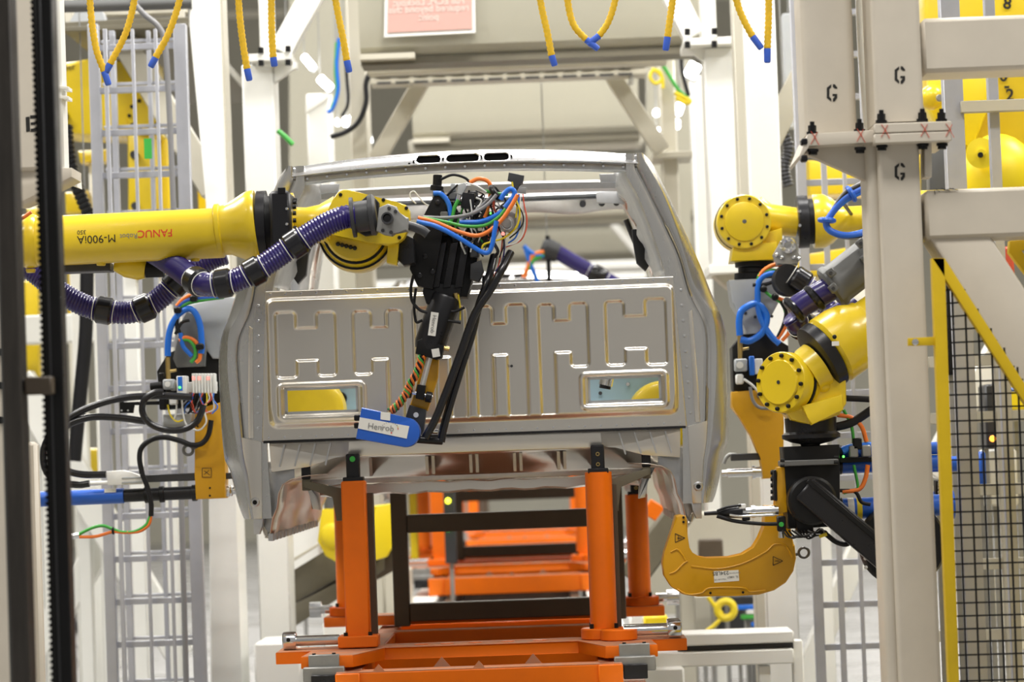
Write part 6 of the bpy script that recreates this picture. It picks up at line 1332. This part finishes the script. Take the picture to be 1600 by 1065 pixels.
tag(bx('yellow_post', YELB, None, 640, 760, 652, 880, 19.5, 0.1, 0.004), 'bright yellow post behind the brown frame', 'post')
cr = thing('tool_cart', 'yellow framed cart on a caster, lower left floor', 'cart', W(140, 990, 28))
pol('frame', YELB, cr, [(118, 960), (160, 905), (160, 870), (166, 870), (166, 942), (118, 966)], 28, 0.3, 0.01); MB().cyl(W(118, 975, 28), W(118, 975, 28.1), 12 * S(28), None, 18).build('caster_wheel', DKG, cr); bx('leg', GREYM, cr, 112, 944, 124, 972, 28, 0.06, 0.004)
# hose of the next station seen through the window
nx = thing('dress_hose', 'blurred purple hose with black collar seen through the cab window', 'hose', W(870, 430, 16.8))
hose('hose', nx, [(868, 392), (895, 408), (920, 422), (950, 438), (990, 460)], 16.8, 12, ((934, 430),), False)
MB().lathe(W(846, 386, 16.8), W(880, 398, 16.8) - W(846, 386, 16.8), [(0, 13 * S(16.8)), (8 * S(16.8), 18 * S(16.8)), (28 * S(16.8), 15 * S(16.8))], 18).build('coupling', DKG, nx); lean_bar('stand', BLK, nx, 857, 410, 368, 460, 7, 16.8, 0.05)
for m, pts in ((BLU, ((818, 384), (832, 396), (850, 400))), (BLU, ((820, 384), (828, 410), (840, 440))), (ORC, ((850, 393), (832, 400), (824, 420), (818, 434))), (GRC, ((850, 398), (834, 406), (826, 420)))): pxt('cable', m, nx, pts, 16.75, 3.6, 8, 6)
# white roof frame of the far station behind the window
for lab, x0, x1, y, d in (('white far rail low behind the cab window', 780, 1010, 418, 30), ('white far rail crossing behind the cab window bottom', 560, 1100, 436, 33)):
    tag(level_bar('far_rail', WHT, None, y, 870, x0, x1, 12, d, 0.3, 0.01), lab, 'rail', 'far rails')
tag(MB().beam(W(958, 350, 29), W(1010, 410, 29), 0.2, 10 * S(29)).build('far_strut', WHT), 'white far strut slanting behind the cab window', 'strut')
# upper left platform and its edge beams (shades the robot below)
mz = thing('platform_deck', 'dark underside of a platform above the upper left guard frame', 'platform', W(190, 45, 14.9))
MB().box((W(190, 30, 14.6).x, 16.4, W(190, 30, 14.6).z), (200 * S(14.6), 3.2, 0.06), None, 0.004).build('deck', OLV, mz)
level_bar('edge_beam', OLV, mz, 44, 190, 92, 296, 7, 14.75, 0.08)
level_bar('edge_beam', BEIL, mz, 20, 190, 92, 296, 10, 15.2, 0.08)
for x in (108, 282): lean_bar('hanger', BEIL, mz, x, 20, -80, 44, 12, 15.0, 0.06)
MB().prism([W(100, 48, 14.9), W(118, 18, 14.9), W(160, 18, 14.9), W(170, 50, 14.9)], (0, 0.1, 0)).build('gusset', GREYL, mz)

tr_ = thing('dark_floor_filler', 'dark brown box added between the conveyor rails to darken reflections under the cab', 'conveyor', (CP(0, 512).x, 21, 0))  # added box that darkens the floor gap and the reflections under the cab
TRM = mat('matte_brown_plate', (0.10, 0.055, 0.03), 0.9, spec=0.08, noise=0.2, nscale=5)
MB().box((CP(0, 512).x, 21, 0.32), (0.84, 22, 0.62), None, 0.004).build('filler_box', TRM, tr_)
for s_ in (-1, 1): MB().box((CP(s_ * 160, 512).x, 21, 0.68), (0.06, 22, 0.08), None, 0.004).build('filler_edge', BRN, tr_)
# ================================================================== roof beams (above the picture) and the thin rods that carry lamps, hoods and trays
HUNG = ('strip_lamp', 'overhead_hood', 'cable_tray', 'hanging_cable', 'diagonal_strut', 'drag_chain', 'far_rail', 'far_strut', 'control_cabinet', 'cable_coil', 'dress_hose', 'vertical_pipe', 'overhead_beam', 'platform_deck')
bpy.context.view_layer.update()
beams = {}
for o in [x for x in COL.objects if x.parent is None and (x.name.split('.')[0] in HUNG or x is wr3)]:
    pts = []
    for m in ([o] if o.type == 'MESH' else []) + [c for c in o.children_recursive if c.type == 'MESH']:
        pts += [m.matrix_world @ v.co for v in m.data.vertices]
    zt = max(p.z for p in pts); top = [p for p in pts if p.z > zt - 0.03]
    xs = sorted(p.x for p in top); y = sum(p.y for p in top) / len(top)
    spots = [xs[0] + 0.05, xs[-1] - 0.05] if xs[-1] - xs[0] > 0.8 else [(xs[0] + xs[-1]) / 2]
    for x in spots:
        r = MB().cyl((x, y, zt - 0.015), (x, y, 7.3), 0.004, None, 6).build('hanger_rod', GREYM, o)
    beams.setdefault(round(y, 1), []).extend(spots)
for i, y in enumerate(sorted(beams)):
    b = MB().box((0.2, y, 7.34), (12, 0.07, 0.08), None, 0.004).build('roof_beam', BEIL)
    tag(b, 'roof beam high above the picture carrying lamps and hoods', 'beam', 'roof beams above the picture')
# floor stands of the small machine parts
for o in [x for x in COL.objects if x.parent is None and x.name.split('.')[0] in ('machine_part', 'blue_cylinder', 'signal_lamp', 'hose_reel', 'orange_link', 'connector', 'nameplate')]:
    pts = []
    for m in ([o] if o.type == 'MESH' else []) + [c for c in o.children_recursive if c.type == 'MESH']:
        pts += [m.matrix_world @ v.co for v in m.data.vertices]
    zb = min(p.z for p in pts)
    if zb < 0.03: continue
    low = [p for p in pts if p.z < zb + 0.02]; x = sum(p.x for p in low) / len(low); y = max(p.y for p in low) - 0.012
    MB().box((x, y, (zb + 0.01) / 2), (0.024, 0.024, zb + 0.01), None, 0.002).build('stand', GREYM, o)
MB().cyl(W(1318, 318, 11.6), W(1330, 334, 12.5), 0.008, None, 8).build('holding_strap', BLK, lp)
